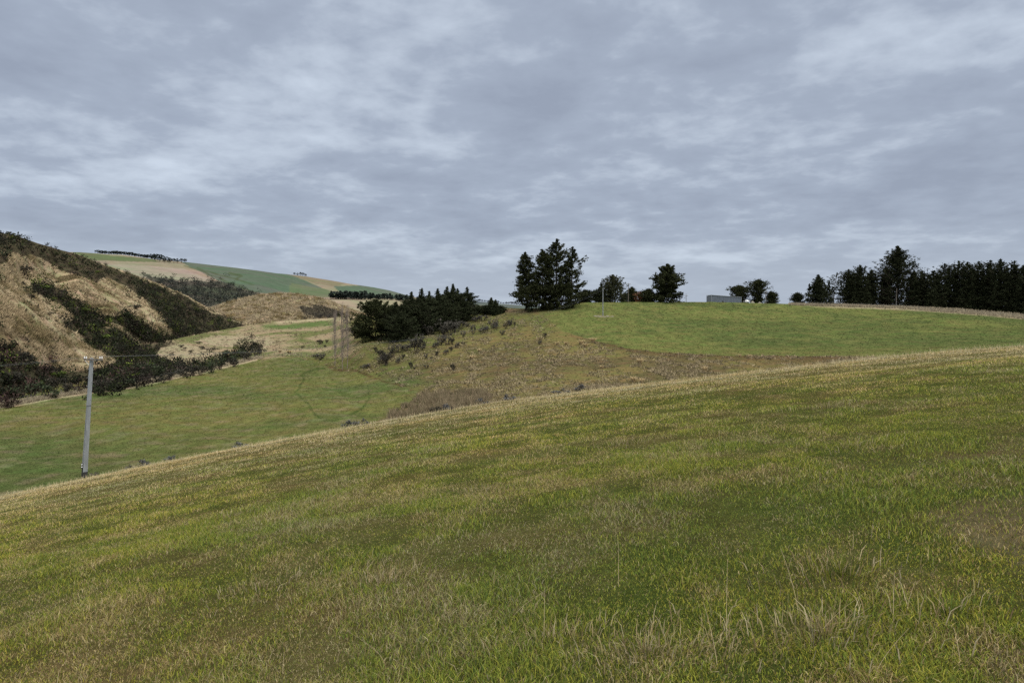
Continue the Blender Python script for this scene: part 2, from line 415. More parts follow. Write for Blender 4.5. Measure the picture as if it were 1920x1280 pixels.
def cover_M(U, V, P):
    X, Y = P[..., 0], P[..., 1]
    du = (fbm(X / 5, Y / 5, 3, 51) - .5) * 26; dv = (fbm(X / 5, Y / 5, 3, 52) - .5) * 9
    u, v = U + du, V + dv
    n1 = fbm(X / 14, Y / 14, 4, 60); n2 = fbm(X / 3.2, Y / 3.2, 4, 61); n3 = fbm(X / 30, Y / 30, 3, 62)
    c = np.broadcast_to(np.array((.082, .066, .033)), U.shape + (3,)).copy()
    c = mixc(c, TUSSOLIVE * .95, sstep(.42, .62, n1 * .6 + n2 * .4))
    # the upper slope under the trees keeps some green
    up = sstep(690, 610, v + (u - 850) * .28 + (n1 - .5) * 120) * sstep(1080, 960, u)
    c = mixc(c, np.array((.080, .086, .030)), up * (.45 + .55 * sstep(.4, .6, n2)))
    lowgreen = np.exp(-((u - 755) / 45) ** 2 - ((v - 716) / 13) ** 2)
    c = mixc(c, GREEN * .95, np.clip(lowgreen * 1.2, 0, 1))
    # behind the bare trees
    flat = sstep(690, 640, u) * sstep(674, 666, v)
    g = sstep(.44, .58, n1)
    cc = mixc(np.broadcast_to(TAN * .85, U.shape + (3,)).copy(), np.array((.075, .090, .032)), g * .85)
    c = mixc(c, cc, flat)
    band = lambda line, w: np.clip(1.3 - polydist(u, v, line) / w, 0, 1)
    c = mixc(c, np.array((.070, .100, .036)), band([(495, 614), (560, 611), (625, 606)], 5))
    c = mixc(c, STRAW * .85, band([(520, 604), (580, 599), (660, 597)], 3.5))
    for p in FLATS: c = mixc(c, STRAW * .72, inpoly(u, v, p).astype(float))
    c = mixc(c, np.array((.030, .026, .018)), .95 * inpoly(u, v, SCRUB_M[0]))
    # valley paddock
    tuf = (.74 + .52 * fbm(X / .9, Y / 2.6, 3, 64))[..., None]
    pad = inpoly(u, v, PADDOCK)
    pc = mixc(np.broadcast_to(OLIVE * .98, U.shape + (3,)).copy(), GREEN * .95, sstep(.38, .66, n1 * .5 + n3 * .5))
    pc = mixc(pc, GREEN * .95, .6 * np.exp(-((U - 560) / 90) ** 2 - ((V - 690) / 26) ** 2))
    pc = mixc(pc, STRAW * .5, .35 * sstep(.5, .72, fbm(X / 1.6, Y / 1.6, 4, 63)))
    tr = np.maximum(np.clip(1.3 - polydist(U + du * .35, V, TRACK_A) / 2.4, 0, 1), np.clip(1.2 - polydist(U + du * .35, V, TRACK_B) / 2.0, 0, 1))
    pc = mixc(pc, np.array((.034, .052, .016)), tr * (.55 + .45 * n2) * .85)
    c = mixc(c, pc * tuf, pad.astype(float))
    # green hill paddock
    hp = inpoly(U + du * .5, V + dv * .35, HILLPAD)
    hc = mixc(np.broadcast_to(GREEN * .95, U.shape + (3,)).copy(), np.array((.095, .104, .036)), sstep(.4, .65, n3 * .6 + n2 * .4))
    hc = mixc(hc, OLIVE * 1.05, .6 * sstep(640, 662, V))
    hc = mixc(hc, OLIVE * 1.1, .5 * np.exp(-((U - 1370) / 60) ** 2 - ((V - 616) / 5) ** 2))
    hc = mixc(hc, GREEN * .85, .5 * np.exp(-((V - 608 - (U - 1500) * .03 + 6 * (n3 - .5)) / 4) ** 2) * (U > 1250))
    c = mixc(c, hc * tuf, hp * np.maximum(sstep(960, 1060, U + (n2 - .5) * 60), sstep(1060, 1061, U)))
    lw = np.exp(-((U - 1010) / 50) ** 2 - ((V - 606 - (U - 1010) * .5) / 14) ** 2) * sstep(1090, 1030, U)
    c = mixc(c, np.array((.078, .090, .030)), np.clip(lw, 0, 1) * .7)
    # bare soil under the mown edge
    d = polydist(U + du * .3, V + dv * .3, PADEDGE)
    below = ~hp
    edge = np.exp(-(d / 6.5) ** 2) * below * sstep(1055, 1130, U)
    c = mixc(c, SOIL, np.clip(edge * 1.0, 0, 1) * (.55 + .45 * n2))
    wide = np.exp(-(d / 24) ** 2) * below * sstep(1330, 1480, U)
    c = mixc(c, SOIL * 1.35, np.clip(wide * .6, 0, 1))
    c = mixc(c, SOIL, np.clip(1.2 - polydist(u, V + dv, DITCH) / 3.0, 0, 1) * sstep(.3, .6, n2))
    # rank pale grass along fences
    top = SM.vtop(U)
    c = mixc(c, STRAW * .78, sstep(7.5, 3.5, V - top - sstep(1500, 1900, U) * 3) * sstep(1480, 1600, U))
    fl = [(-300, 797), (0, 764), (120, 745), (240, 726), (360, 703), (480, 674)]
    c = mixc(c, STRAW * .95, sstep(5.0, 2.5, polydist(U, V + dv * .3 + 2, fl)))
    cr = np.exp(-((U - 960) / 40) ** 2 - ((V - 583) / 5) ** 2)
    c = mixc(c, np.array((.14, .105, .065)), np.clip(cr, 0, 1))
    return c


US_M = np.arange(-560, 2460, 3.0)
M_GRD = mat_ground('valley_pasture', 0.9, 3.1, .16, .2, .5, 2.2, .35)
SM.build('valley_ground', US_M, [(-560, 1200), (0, 985), (160, 950), (480, 872), (960, 790), (1440, 730), (1920, 690), (2500, 690)], 190, M_GRD, cover_M)


def cover_L(U, V, P):
    X, Y = P[..., 0], P[..., 1]
    A, B = Y * .7, P[..., 2] * 1.4 - X * .5
    n1 = fbm(A / 16, B / 16, 4, 70); n2 = fbm(A / 3.5, B / 3.5, 4, 71)
    c = np.broadcast_to(TAN * 1.1, U.shape + (3,)).copy()
    c = mixc(c, STRAW * 1.05, sstep(.45, .7, n1 * .5 + n2 * .5))
    c = mixc(c, np.array((.12, .095, .05)), sstep(.52, .7, fbm(A / 6, B / 6, 4, 72)) * .8)
    s = np.zeros(U.shape, bool)
    for p in SCRUB: s |= inpoly(U + (n2 - .5) * 30, V + (n1 - .5) * 14, p)
    c = mixc(c, np.array((.036, .031, .021)), s * .92)
    return c


SCRUB = [
    [(-600, 310), (-300, 360), (0, 434), (35, 438), (60, 449), (110, 465), (150, 475), (190, 492), (230, 508), (262, 522), (300, 548), (285, 556), (240, 540), (200, 522), (178, 528), (128, 508), (80, 486), (30, 474), (0, 470), (-600, 400)],
    [(58, 530), (90, 538), (122, 552), (150, 570), (178, 588), (200, 610), (228, 625), (262, 645), (290, 655), (318, 672), (330, 690), (245, 695), (215, 672), (178, 655), (150, 630), (115, 612), (140, 598), (112, 572), (85, 562), (60, 550)],
    [(248, 520), (300, 536), (345, 556), (395, 583), (440, 600), (470, 610), (440, 622), (390, 622), (345, 638), (325, 640), (318, 615), (300, 590), (275, 568), (255, 548)],
    [(-600, 640), (0, 646), (22, 652), (45, 668), (75, 685), (120, 694), (170, 692), (215, 690), (260, 690), (330, 672), (345, 690), (200, 742), (0, 770), (-600, 830)],
    [(190, 600), (215, 606), (238, 622), (262, 636), (300, 648), (330, 650), (322, 630), (290, 622), (262, 606), (240, 590)],
    [(-600, 430), (0, 476), (14, 482), (10, 494), (0, 496), (-600, 520)],
]
CREEK = [(0, 650), (60, 690), (150, 700), (250, 692), (330, 682), (400, 672), (440, 655), (488, 648), (492, 660), (400, 698), (300, 714), (200, 735), (0, 764)]
M_GRL = mat_ground('tussock_hillside', 0.7, 2.2, .22, .28, .6, 1.4, .8)
SL.build('tussock_hill', np.arange(-520, 522, 3.0), [(-560, 830), (0, 760), (100, 738), (200, 704), (260, 676), (300, 662), (400, 640), (480, 632), (520, 634)], 150, M_GRL, cover_L)


def cover_K(U, V, P):
    X, Y = P[..., 0], P[..., 1]
    n2 = fbm(X / 4, Y / 4, 4, 81)
    c = mixc(np.broadcast_to(TAN * 1.02, U.shape + (3,)).copy(), np.array((.13, .10, .05)), sstep(.45, .65, n2))
    c = mixc(c, np.array((.05, .045, .035)), .85 * inpoly(U + (n2 - .5) * 30, V + (n2 - .5) * 10, [(560, 575), (600, 572), (640, 585), (655, 592), (600, 597), (570, 590)]))
    return c


M_GRK = mat_ground('tussock_knoll_cover', 0.3, 1.0, .2, .25, .8, .45, 1.2)
SK.build('tussock_knoll', np.arange(362, 718, 3.0), [(362, 626), (520, 618), (718, 612)], 50, M_GRK, cover_K)

GREENF = np.array((.072, .088, .060))


def cover_F(U, V, P):
    X, Y = P[..., 0], P[..., 1]
    n = fbm(X / 60, Y / 60, 4, 91); n2 = fbm(X / 25, Y / 25, 4, 92)
    u = U + (n - .5) * 16; v = V + (n - .5) * 5
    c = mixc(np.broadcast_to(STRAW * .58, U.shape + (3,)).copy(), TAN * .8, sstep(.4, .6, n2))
    c = mixc(c, np.array((.20, .172, .125)), inpoly(u, v, [(200, 495), (290, 500), (345, 505), (410, 530), (330, 527), (260, 518)]) * .8)
    c = mixc(c, np.array((.088, .095, .048)), inpoly(U, V, [(130, 470), (200, 478), (285, 484), (300, 492), (180, 489), (150, 482)]) * 1.)
    gr = inpoly(U, V, [(335, 488), (355, 488), (430, 497), (500, 508), (545, 516), (600, 538), (635, 556), (560, 556), (480, 548), (430, 535), (390, 517), (355, 500)])
    c = mixc(c, GREENF, gr * 1.)
    c = mixc(c, np.array((.088, .102, .052)), inpoly(U, V, [(545, 530), (610, 542), (650, 560), (540, 556)]) * .8)
    c = mixc(c, np.array((.14, .118, .072)), inpoly(U, V, [(540, 514), (572, 517), (650, 531), (630, 537), (590, 532)]) * 1.)
    c = mixc(c, GREENF * 1.02, inpoly(U, V, [(625, 536), (700, 535), (770, 555), (770, 562), (640, 552)]) * 1.)
    for ln, w in (([(350, 499), (385, 510), (425, 527), (482, 549)], 1.2), ([(372, 502), (400, 512), (440, 522), (475, 534)], 1.1), ([(430, 512), (452, 517), (445, 523)], 2.2)):
        c = mixc(c, np.array((.05, .06, .028)), np.clip(1.4 - polydist(u, V, ln) / w, 0, 1) * .8)
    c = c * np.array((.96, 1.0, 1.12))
    sc = inpoly(u, v + (n2 - .5) * 10, SCRUB_F)
    c = mixc(c, np.array((.040, .040, .034)), sc * .9)
    c = mixc(c, np.array((.20, .172, .125)), inpoly(U, V, [(585, 560), (680, 560), (760, 565), (760, 585), (640, 590)]) * 1.)
    c = mixc(c, np.array((.04, .05, .035)), sstep(735, 790, U) * sstep(5., 3., np.abs(V - np.interp(U, [735, 820, 1000], [556, 571, 582]))) * .8)
    return c


SCRUB_F = [(262, 512), (300, 520), (340, 527), (395, 527), (425, 530), (470, 545), (490, 553), (450, 562), (420, 574), (395, 580), (350, 560), (310, 545)]
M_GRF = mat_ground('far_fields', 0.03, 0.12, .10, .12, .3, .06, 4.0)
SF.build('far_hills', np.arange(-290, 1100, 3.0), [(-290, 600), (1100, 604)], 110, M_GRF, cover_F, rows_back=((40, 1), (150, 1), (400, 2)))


def cover_D(U, V, P):
    n = fbm(P[..., 0] / 300, P[..., 1] / 300, 4, 95)
    return mixc(np.broadcast_to(np.array((.075, .095, .085)), U.shape + (3,)).copy(), np.array((.045, .06, .062)), sstep(.4, .55, n))


M_GRD2 = mat_ground('distant_country', 0.004, 0.02, .1, .1, .2, .01, 20.0)
SD.build('distant_hills', np.arange(-1500, 3500, 10.0), [(-1500, 640), (3500, 640)], 30, M_GRD2, cover_D, rows_back=((400, 1), (2000, 2), (20000, 2)))

# ---- the slope the camera stands on
gx = np.concatenate([np.linspace(-120, -41, 60), np.linspace(-40, 40, 330), np.linspace(41, 120, 60)])
gy = np.concatenate([np.linspace(-60, 0, 40), np.linspace(.15, 30, 210), np.linspace(30.5, 112, 120)])
GX, GY = np.meshgrid(gx, gy)
GZ = foreZ(GX, GY)


def fore_tone(X, Y):
    """0 lush green .. 1 dry straw, the cover of the near slope"""
    n = .12 * fbm(X / 6, Y / 5, 4, 101) + .34 * fbm(X / .9, Y / .8, 4, 102) + .54 * fbm(X / .28, Y / .3, 3, 104)
    s = X / np.maximum(Y, 1)
    crest = np.sqrt(1.6 / (.00135 + .0018 * s * s + .000155 * s))
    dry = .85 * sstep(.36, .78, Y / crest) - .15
    green = .10 * sstep(-.1, .35, s) * sstep(.9, .5, Y / crest)
    return (n - .5) * 3.0 + .44 + dry - green + .13 * sstep(.15, -.6, s)


def bare(X, Y):
    """trampled ground low in the far corner by the camera"""
    n = fbm(X / 1.1, Y / 1.1, 4, 120)
    return sstep(.47, .60, n) * sstep(1.2, 3.2, X - .30 * (Y - 4)) * sstep(7.5, 4.0, Y) * .8


def cover_fore(X, Y):
    t = fore_tone(X, Y)
    c = mixc(np.broadcast_to(np.array((.036, .041, .012)), X.shape + (3,)).copy(), np.array((.062, .054, .022)), np.clip(t, 0, 1))
    c = mixc(c, np.array((.085, .062, .042)), bare(X, Y) * .8)
    return c


M_GRN = mat_ground('near_turf', 2.2, 14.0, .18, .25, .7, 22.0, .05)
i = np.arange(GX.size).reshape(GX.shape)
ff = np.stack([i[:-1, :-1], i[:-1, 1:], i[1:, 1:], i[1:, :-1]], -1).reshape(-1, 4)
tag(mesh('near_hillside', np.stack([GX, GY, GZ], -1).reshape(-1, 3), ff, M_GRN, None, cover_fore(GX, GY).reshape(-1, 3), True), kind='structure')

# ------------------------------------------------------------------ grass


def blades(base, h, w, lean, az, col, segs=1, tipcol=None):
    """triangular blades (segs=1) or bent two-piece blades (segs=2)"""
    n = len(base)
    face = np.random.RandomState(5).rand(n) * 2 * math.pi
    side = np.stack([np.cos(face), np.sin(face), np.zeros(n)], -1) * (w / 2)[:, None]
    dirv = np.stack([np.cos(az), np.sin(az), np.zeros(n)], -1)
    tip = base + dirv * (h * lean)[:, None] + np.array([0, 0, 1.0]) * (h * np.sqrt(np.clip(1 - lean ** 2 * .6, .1, 1)))[:, None]
    tc = col if tipcol is None else tipcol
    if segs == 1:
        v = np.stack([base - side, base + side, tip], 1).reshape(-1, 3)
        c = np.stack([col, col, tc], 1).reshape(-1, 3)
        return v, np.arange(3 * n).reshape(n, 3), None, c
    mid = base + dirv * (h * lean * .3)[:, None] + np.array([0, 0, 1.0]) * (h * .55)[:, None]
    v = np.stack([base - side, base + side, mid + side * .75, mid - side * .75, tip], 1).reshape(-1, 3)
    c = np.stack([col, col, col, col, tc], 1).reshape(-1, 3)
    k = np.arange(n)[:, None] * 5
    return v, k + np.array([[3, 2, 4]]), k + np.array([[0, 1, 2, 3]]), c


PAL_G = np.array([(.155, .185, .030), (.200, .215, .034), (.110, .145, .026), (.240, .225, .038), (.085, .118, .030)])
PAL_D = np.array([(.385, .320, .180), (.310, .245, .125), (.235, .175, .088), (.445, .380, .235), (.285, .250, .105)])


def build_fore_grass():
    rng = np.random.RandomState(42)
    V, T, Q, C = [], [], [], []; nv = 0

    def push(r):
        nonlocal nv
        v, t, q, c = r
        V.append(v); C.append(c)
        if t is not None: T.append(t + nv)
        if q is not None: Q.append(q + nv)
        nv += len(v)

    def place(n, y0, y1, p):
        r = rng.rand(n)
        Y = (y0 ** (1 - p) + r * (y1 ** (1 - p) - y0 ** (1 - p))) ** (1 / (1 - p))
        X = (rng.rand(n) * 2 - 1) * 1.0 * (Y + .6)
        return X, Y

    def col(X, Y, n):
        t = fore_tone(X, Y)
        dry = rng.rand(n) < np.clip(t * .9 + .02, .10, np.interp(Y, [6, 25], [.68, .92]))
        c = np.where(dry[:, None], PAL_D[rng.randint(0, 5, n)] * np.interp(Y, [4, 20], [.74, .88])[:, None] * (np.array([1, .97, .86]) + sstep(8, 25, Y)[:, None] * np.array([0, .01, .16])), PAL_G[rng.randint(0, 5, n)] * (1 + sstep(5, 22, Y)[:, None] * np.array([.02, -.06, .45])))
        hue = fbm(X / 2.3, Y / 1.8, 3, 133)
        c = c * (1 + (hue[:, None] - .5) * np.array([[.55, .25, -.1]]))
        va = np.interp(Y, [3, 20], [.5, .22])[:, None]
        return c * (1 - va + 2 * va * rng.rand(n, 1)), t, dry

    def place_out(n, y0, y1, p):
        X, Y = place(n, y0, y1, p)
        sg = np.where(rng.rand(n) < .5, -1, 1)
        return sg * (Y + .6 + 9 * rng.rand(n)), Y

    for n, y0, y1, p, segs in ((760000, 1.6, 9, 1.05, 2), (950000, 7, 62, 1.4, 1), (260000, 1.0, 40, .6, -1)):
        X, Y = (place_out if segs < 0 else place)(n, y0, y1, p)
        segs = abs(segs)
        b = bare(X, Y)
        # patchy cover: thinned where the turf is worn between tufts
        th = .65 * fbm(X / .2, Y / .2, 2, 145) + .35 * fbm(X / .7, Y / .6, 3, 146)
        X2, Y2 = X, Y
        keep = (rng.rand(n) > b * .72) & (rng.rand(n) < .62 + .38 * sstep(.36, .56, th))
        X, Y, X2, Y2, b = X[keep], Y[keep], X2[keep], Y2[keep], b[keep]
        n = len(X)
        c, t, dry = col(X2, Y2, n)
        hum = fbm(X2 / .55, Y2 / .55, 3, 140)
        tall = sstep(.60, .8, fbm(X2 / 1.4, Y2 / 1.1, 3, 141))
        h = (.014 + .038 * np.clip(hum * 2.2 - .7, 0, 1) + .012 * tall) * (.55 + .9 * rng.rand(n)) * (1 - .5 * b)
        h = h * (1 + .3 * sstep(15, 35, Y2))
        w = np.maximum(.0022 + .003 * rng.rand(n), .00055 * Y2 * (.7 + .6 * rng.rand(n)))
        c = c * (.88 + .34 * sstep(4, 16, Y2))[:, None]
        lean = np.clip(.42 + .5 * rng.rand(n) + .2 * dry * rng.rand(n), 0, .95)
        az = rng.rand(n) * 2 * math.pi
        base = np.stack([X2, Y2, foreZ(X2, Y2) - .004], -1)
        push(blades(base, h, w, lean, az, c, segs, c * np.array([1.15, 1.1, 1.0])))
    # dry flattened litter
    n = 26000
    X, Y = place(n, 1.6, 26, 1.2)
    keep = rng.rand(n) < np.clip(fore_tone(X, Y) * .9 + bare(X, Y) * .6, .05, 1)
    X, Y = X[keep], Y[keep]; n = len(X)
    az = rng.rand(n) * 2 * math.pi
    L = .02 + .05 * rng.rand(n)
    base = np.stack([X, Y, foreZ(X, Y) + .006 + .03 * rng.rand(n)], -1)
    c = PAL_D[rng.randint(0, 5, n)] * (.45 + .35 * rng.rand(n, 1))
    push(blades(base, L, np.maximum(.002 + .0015 * rng.rand(n), .0004 * Y), np.full(n, .93), az, c, 2))
    # seed stalks, thicker toward the brow
    n = 60000
    X, Y = place(n, 2.2, 60, .55)
    s = X / Y
    crest = np.sqrt(1.6 / (.00135 + .0018 * s * s + .000155 * s))
    pr = .004 + .996 * sstep(.6, .95, Y / crest)
    keep = rng.rand(n) < pr * (.3 + .7 * sstep(.4, .6, fbm(X / 4, Y / 4, 3, 150)))
    X, Y = X[keep], Y[keep]; n = len(X)
    base = np.stack([X, Y, foreZ(X, Y)], -1)
    c = PAL_D[rng.choice([0, 1, 3, 3], n)] * (.85 + .4 * rng.rand(n, 1))
    push(blades(base, .09 + .16 * rng.rand(n) ** 1.5, np.maximum(.0025, .00030 * Y), .1 + .4 * rng.rand(n), rng.rand(n) * 6.28, c, 2))
    # rank tussocky clumps close to the camera
    for (x, y, nb, hh, dry) in ((.65, 3.3, 900, .20, .8), (1.45, 3.2, 900, .24, .75), (-.9, 4.9, 700, .2, .8), (-1.9, 5.2, 600, .17, .75), (1.85, 3.9, 800, .22, .35), (2.05, 3.25, 700, .2, .2),
                                (.2, 3.6, 500, .16, .6), (-2.1, 3.3, 500, .15, .25), (3.6, 7.2, 500, .17, .7), (-.3, 7.6, 500, .17, .7), (1.5, 9.5, 500, .18, .75), (-3.4, 8.4, 500, .18, .7), (4.8, 10.5, 500, .18, .8)):
        nb = int(nb * .5); r = np.abs(rng.randn(nb)) * .22; a = rng.rand(nb) * 6.28
        X = x + r * np.cos(a) * 1.5; Y = y + r * np.sin(a)
        hh = hh * .5; base = np.stack([X, Y, foreZ(X, Y) - .003], -1)
        d = rng.rand(nb) < dry
        c = np.where(d[:, None], PAL_D[rng.randint(0, 5, nb)], PAL_G[rng.randint(0, 5, nb)]) * (.45 + .4 * rng.rand(nb, 1))
        push(blades(base, hh * (.4 + .8 * rng.rand(nb)), .0035 + .003 * rng.rand(nb), .3 + .65 * rng.rand(nb), a + rng.randn(nb) * .7, c, 2))
    # a few tall single stalks
    for (u, v, hp, l) in ((1362, 1200, 150, .03), (1675, 1170, 95, .05), (1497, 1150, 120, -.25), (1535, 1195, 85, .75), (1700, 1150, 60, .3), (1800, 1240, 60, -.15), (1020, 1195, 95, .02), (1550, 1075, 40, .1),
                          (925, 1100, 40, .1), (1160, 1100, 80, 0), (545, 985, 35, 0), (1345, 1250, 120, -.2), (530, 1262, 40, .05), (1640, 1270, 90, .6), (960, 1160, 60, .8), (720, 1240, 60, -.8)):
        # where that point of the slope lies: march along the ray
        ys = np.linspace(2, 40, 4000); xs = ys * (u - U0) / F
        k = np.argmax(foreZ(xs, ys) > ys * (V0 - v) / F)
        p = np.array([xs[k], ys[k], foreZ(xs[k:k + 1], ys[k:k + 1])[0]])
        H = hp * p[1] / F / max(.3, math.sqrt(1 - min(.9, l * l)))
        m = 6
        for q in range(m):   # chain of short slivers makes a curved stem
            f0, f1 = q / m, (q + 1) / m
            a0 = p + np.array([l * H * f0 ** 1.4, .05 * H * f0, H * f0 * math.sqrt(1 - min(.9, l * l))]); a1 = p + np.array([l * H * f1 ** 1.4, .05 * H * f1, H * f1 * math.sqrt(1 - min(.9, l * l))])
            wv = np.array([.0014 * (1 - .5 * f0), 0, 0]); wv1 = np.array([.0014 * (1 - .5 * f1), 0, 0])
            v_ = np.array([a0 - wv, a0 + wv, a1 + wv1, a1 - wv1]); V.append(v_); C.append(np.tile((.36, .29, .17), (4, 1))); Q.append(np.array([[0, 1, 2, 3]]) + nv); nv += 4
    o = mesh('pasture_grass', np.vstack(V), [np.vstack(T), np.vstack(Q)], M_BLADE, None, np.vstack(C))
    tag(o, 'short mixed green and straw pasture grass on the near slope', 'grass', kind='stuff')


build_fore_grass()


def tufts(pts, h, w, col, nb, rng, spread=.4, lean=.6, jitter=.3):
    """nb blades from every point; returns verts, tris, colours"""
    n = len(pts)
    base = np.repeat(pts, nb, 0); H = np.repeat(h, nb); W = np.repeat(w, nb)
    m = n * nb
    a = rng.rand(m) * 6.283; r = np.sqrt(rng.rand(m)) * H * spread
    base = base + np.stack([np.cos(a) * r, np.sin(a) * r, -.05 * H], -1)
    c = np.repeat(col, nb, 0) * (1 - jitter + 2 * jitter * rng.rand(m, 1))
    return blades(base, H * (.5 + .8 * rng.rand(m)), W * (.6 + .8 * rng.rand(m)), lean * (.3 + .9 * rng.rand(m)), a + rng.randn(m) * .6, c, 1)


def sample_uv(rng, n, u0, u1, v0, v1): return u0 + rng.rand(n) * (u1 - u0), v0 + rng.rand(n) * (v1 - v0)


# valley and hill paddock sward
rng = np.random.RandomState(7)
u, v = sample_uv(rng, 260000, -150, 2080, 560, 960)
ok = (v > SM.vtop(u) + .5)
u, v = u[ok], v[ok]
P = SM.at(u, v); cc = cover_M(u, v, P)
pad = inpoly(u, v, PADDOCK); hp = inpoly(u, v, HILLPAD)
sel = (pad | hp) & (rng.rand(len(u)) < .75)
P1, c1 = P[sel], cc[sel] * (.66 + .78 * rng.rand(sel.sum(), 1))
d = P1[:, 1]
h = (.0008 * d) * (.4 + rng.rand(len(d))) * np.where(rng.rand(len(d)) < .05, 1.7, 1)
R1 = tufts(P1, h, .0011 * d, c1, 3, rng, .9, .75, .2)
tag(mesh('paddock_grass', R1[0], R1[1], M_BLADE, None, R1[3]), 'green grazed sward of the valley and hill paddocks', 'grass', kind='stuff')
# tussock cover of the gully slope
sel = ~(pad | hp) & (rng.rand(len(u)) < .55)
P2, c2 = P[sel], cc[sel]
d = P2[:, 1]
cl = .5 * fbm(P2[:, 0] / 1.1, P2[:, 1] / 3.2, 3, 161) + .5 * fbm(P2[:, 0] / 3.4, P2[:, 1] / 9, 3, 162)
k = rng.rand(len(d)) < .25 + .75 * sstep(.38, .56, cl)
P2, c2, d, cl = P2[k], c2[k], d[k], cl[k]
bw = sstep(.36, .6, cl)[:, None]
c2 = (c2 * .6 + TAN * .62 * bw + np.array((.05, .05, .018)) * (1 - bw)) * (.6 + .8 * rng.rand(len(d), 1))
h = (.09 + .26 * bw[:, 0] ** 1.5) * (.6 + .8 * rng.rand(len(d)))
R2 = tufts(P2, h, .0019 * d, c2, 6, rng, 1.3, 1.0, .25)
tag(mesh('slope_tussock', R2[0], R2[1], M_BLADE, None, R2[3]), 'brown tussock grass covering the gully slope and valley flats', 'tussock grass', kind='stuff')
# left hill tussock
u, v = sample_uv(rng, 90000, -150, 480, 430, 760)
ok = (v > SL.vtop(u)) & (v < np.interp(u, [-150, 0, 100, 200, 260, 300, 400, 480], [780, 755, 735, 702, 672, 658, 636, 628]))
for p in SCRUB[:5]: ok &= ~(inpoly(u, v, p) & (rng.rand(len(u)) < .93))
u, v = u[ok], v[ok]
P3 = SL.at(u, v); c3 = cover_L(u, v, P3)
cl = fbm(P3[:, 1] / 4.5, (P3[:, 2] * 1.4 - P3[:, 0] * .5) / 2.4, 3, 171)
k = rng.rand(len(u)) < sstep(.3, .6, cl)
P3, c3, cl = P3[k], c3[k], cl[k]
green = rng.rand(len(P3)) < .05
c3 = np.where(green[:, None], np.array((.07, .085, .03)), c3 * np.array((1.12, 1.08, 1.02)))
h = (.35 + 1.1 * np.clip(cl - .35, 0, .5)) * (.6 + .7 * rng.rand(len(P3)))
R3 = tufts(P3, h, .0011 * P3[:, 1], c3 * (.75 + .6 * rng.rand(len(P3), 1)) * (.7 + .6 * cl[:, None]), 8, rng, .7, .9, .2)
tag(mesh('hill_tussock', R3[0], R3[1], M_BLADE, None, R3[3]), 'straw coloured tussock grass over the left hill', 'tussock grass', kind='stuff')
# knoll tussock
u, v = sample_uv(rng, 9000, 370, 715, 548, 618)
ok = v > SK.vtop(u); u, v = u[ok], v[ok]
P4 = SK.at(u, v); c4 = cover_K(u, v, P4) * (.85 + .35 * rng.rand(len(u), 1))
R4 = tufts(P4, 1.0 + .9 * rng.rand(len(u)), .55 + 0 * u, c4 * 1.12, 6, rng, .5, .7, .2)
tag(mesh('knoll_tussock', R4[0], R4[1], M_BLADE, None, R4[3]), 'clumped tussock grass on the round knoll', 'tussock grass', kind='stuff')
# rank dry grass along the fences
RA = []
n = 5000
fl_u = -150 + rng.rand(n) * 640; fl_v = np.interp(fl_u, [-300, 0, 120, 240, 360, 480], [797, 764, 745, 726, 703, 674]) - .5 - rng.rand(n) * 4
fr_u = 1480 + rng.rand(n) * 600; fr_v = SM.vtop(fr_u) + rng.rand(n) * (3 + 5 * sstep(1500, 1900, fr_u))
u = np.concatenate([fl_u, fr_u]); v = np.concatenate([fl_v, fr_v])
P5 = SM.at(u, v)
R5 = tufts(P5, .35 + .35 * rng.rand(len(u)), .0012 * P5[:, 1], STRAW[None] * (.6 + .45 * rng.rand(len(u), 1)), 6, rng, .6, .6, .2)
tag(mesh('fence_grass', R5[0], R5[1], M_BLADE, None, R5[3]), 'long dry grass left ungrazed along the fence lines', 'grass', kind='stuff')

# ------------------------------------------------------------------ trees and shrubs


def cards(cen, dirs, size, col, rng, aspect=.45):
    """leaf sprays: rhombs laid along dirs"""
    n = len(cen)
    d = dirs / (np.linalg.norm(dirs, axis=1)[:, None] + 1e-9)
    r = rng.randn(n, 3); sd = np.cross(d, r); sd /= np.linalg.norm(sd, axis=1)[:, None] + 1e-9
    L = (size * (.6 + .8 * rng.rand(n)))[:, None]
    v = np.stack([cen - d * L * .5, cen + sd * L * aspect * .5, cen + d * L * .5, cen - sd * L * aspect * .5], 1).reshape(-1, 3)
    return v, np.arange(4 * n).reshape(n, 4), np.repeat(col, 4, 0)


PINE = np.array((.027, .031, .013)); CYP = np.array((.021, .025, .012)); FIR = np.array((.024, .029, .014)); OLIVEF = np.array((.045, .052, .024))


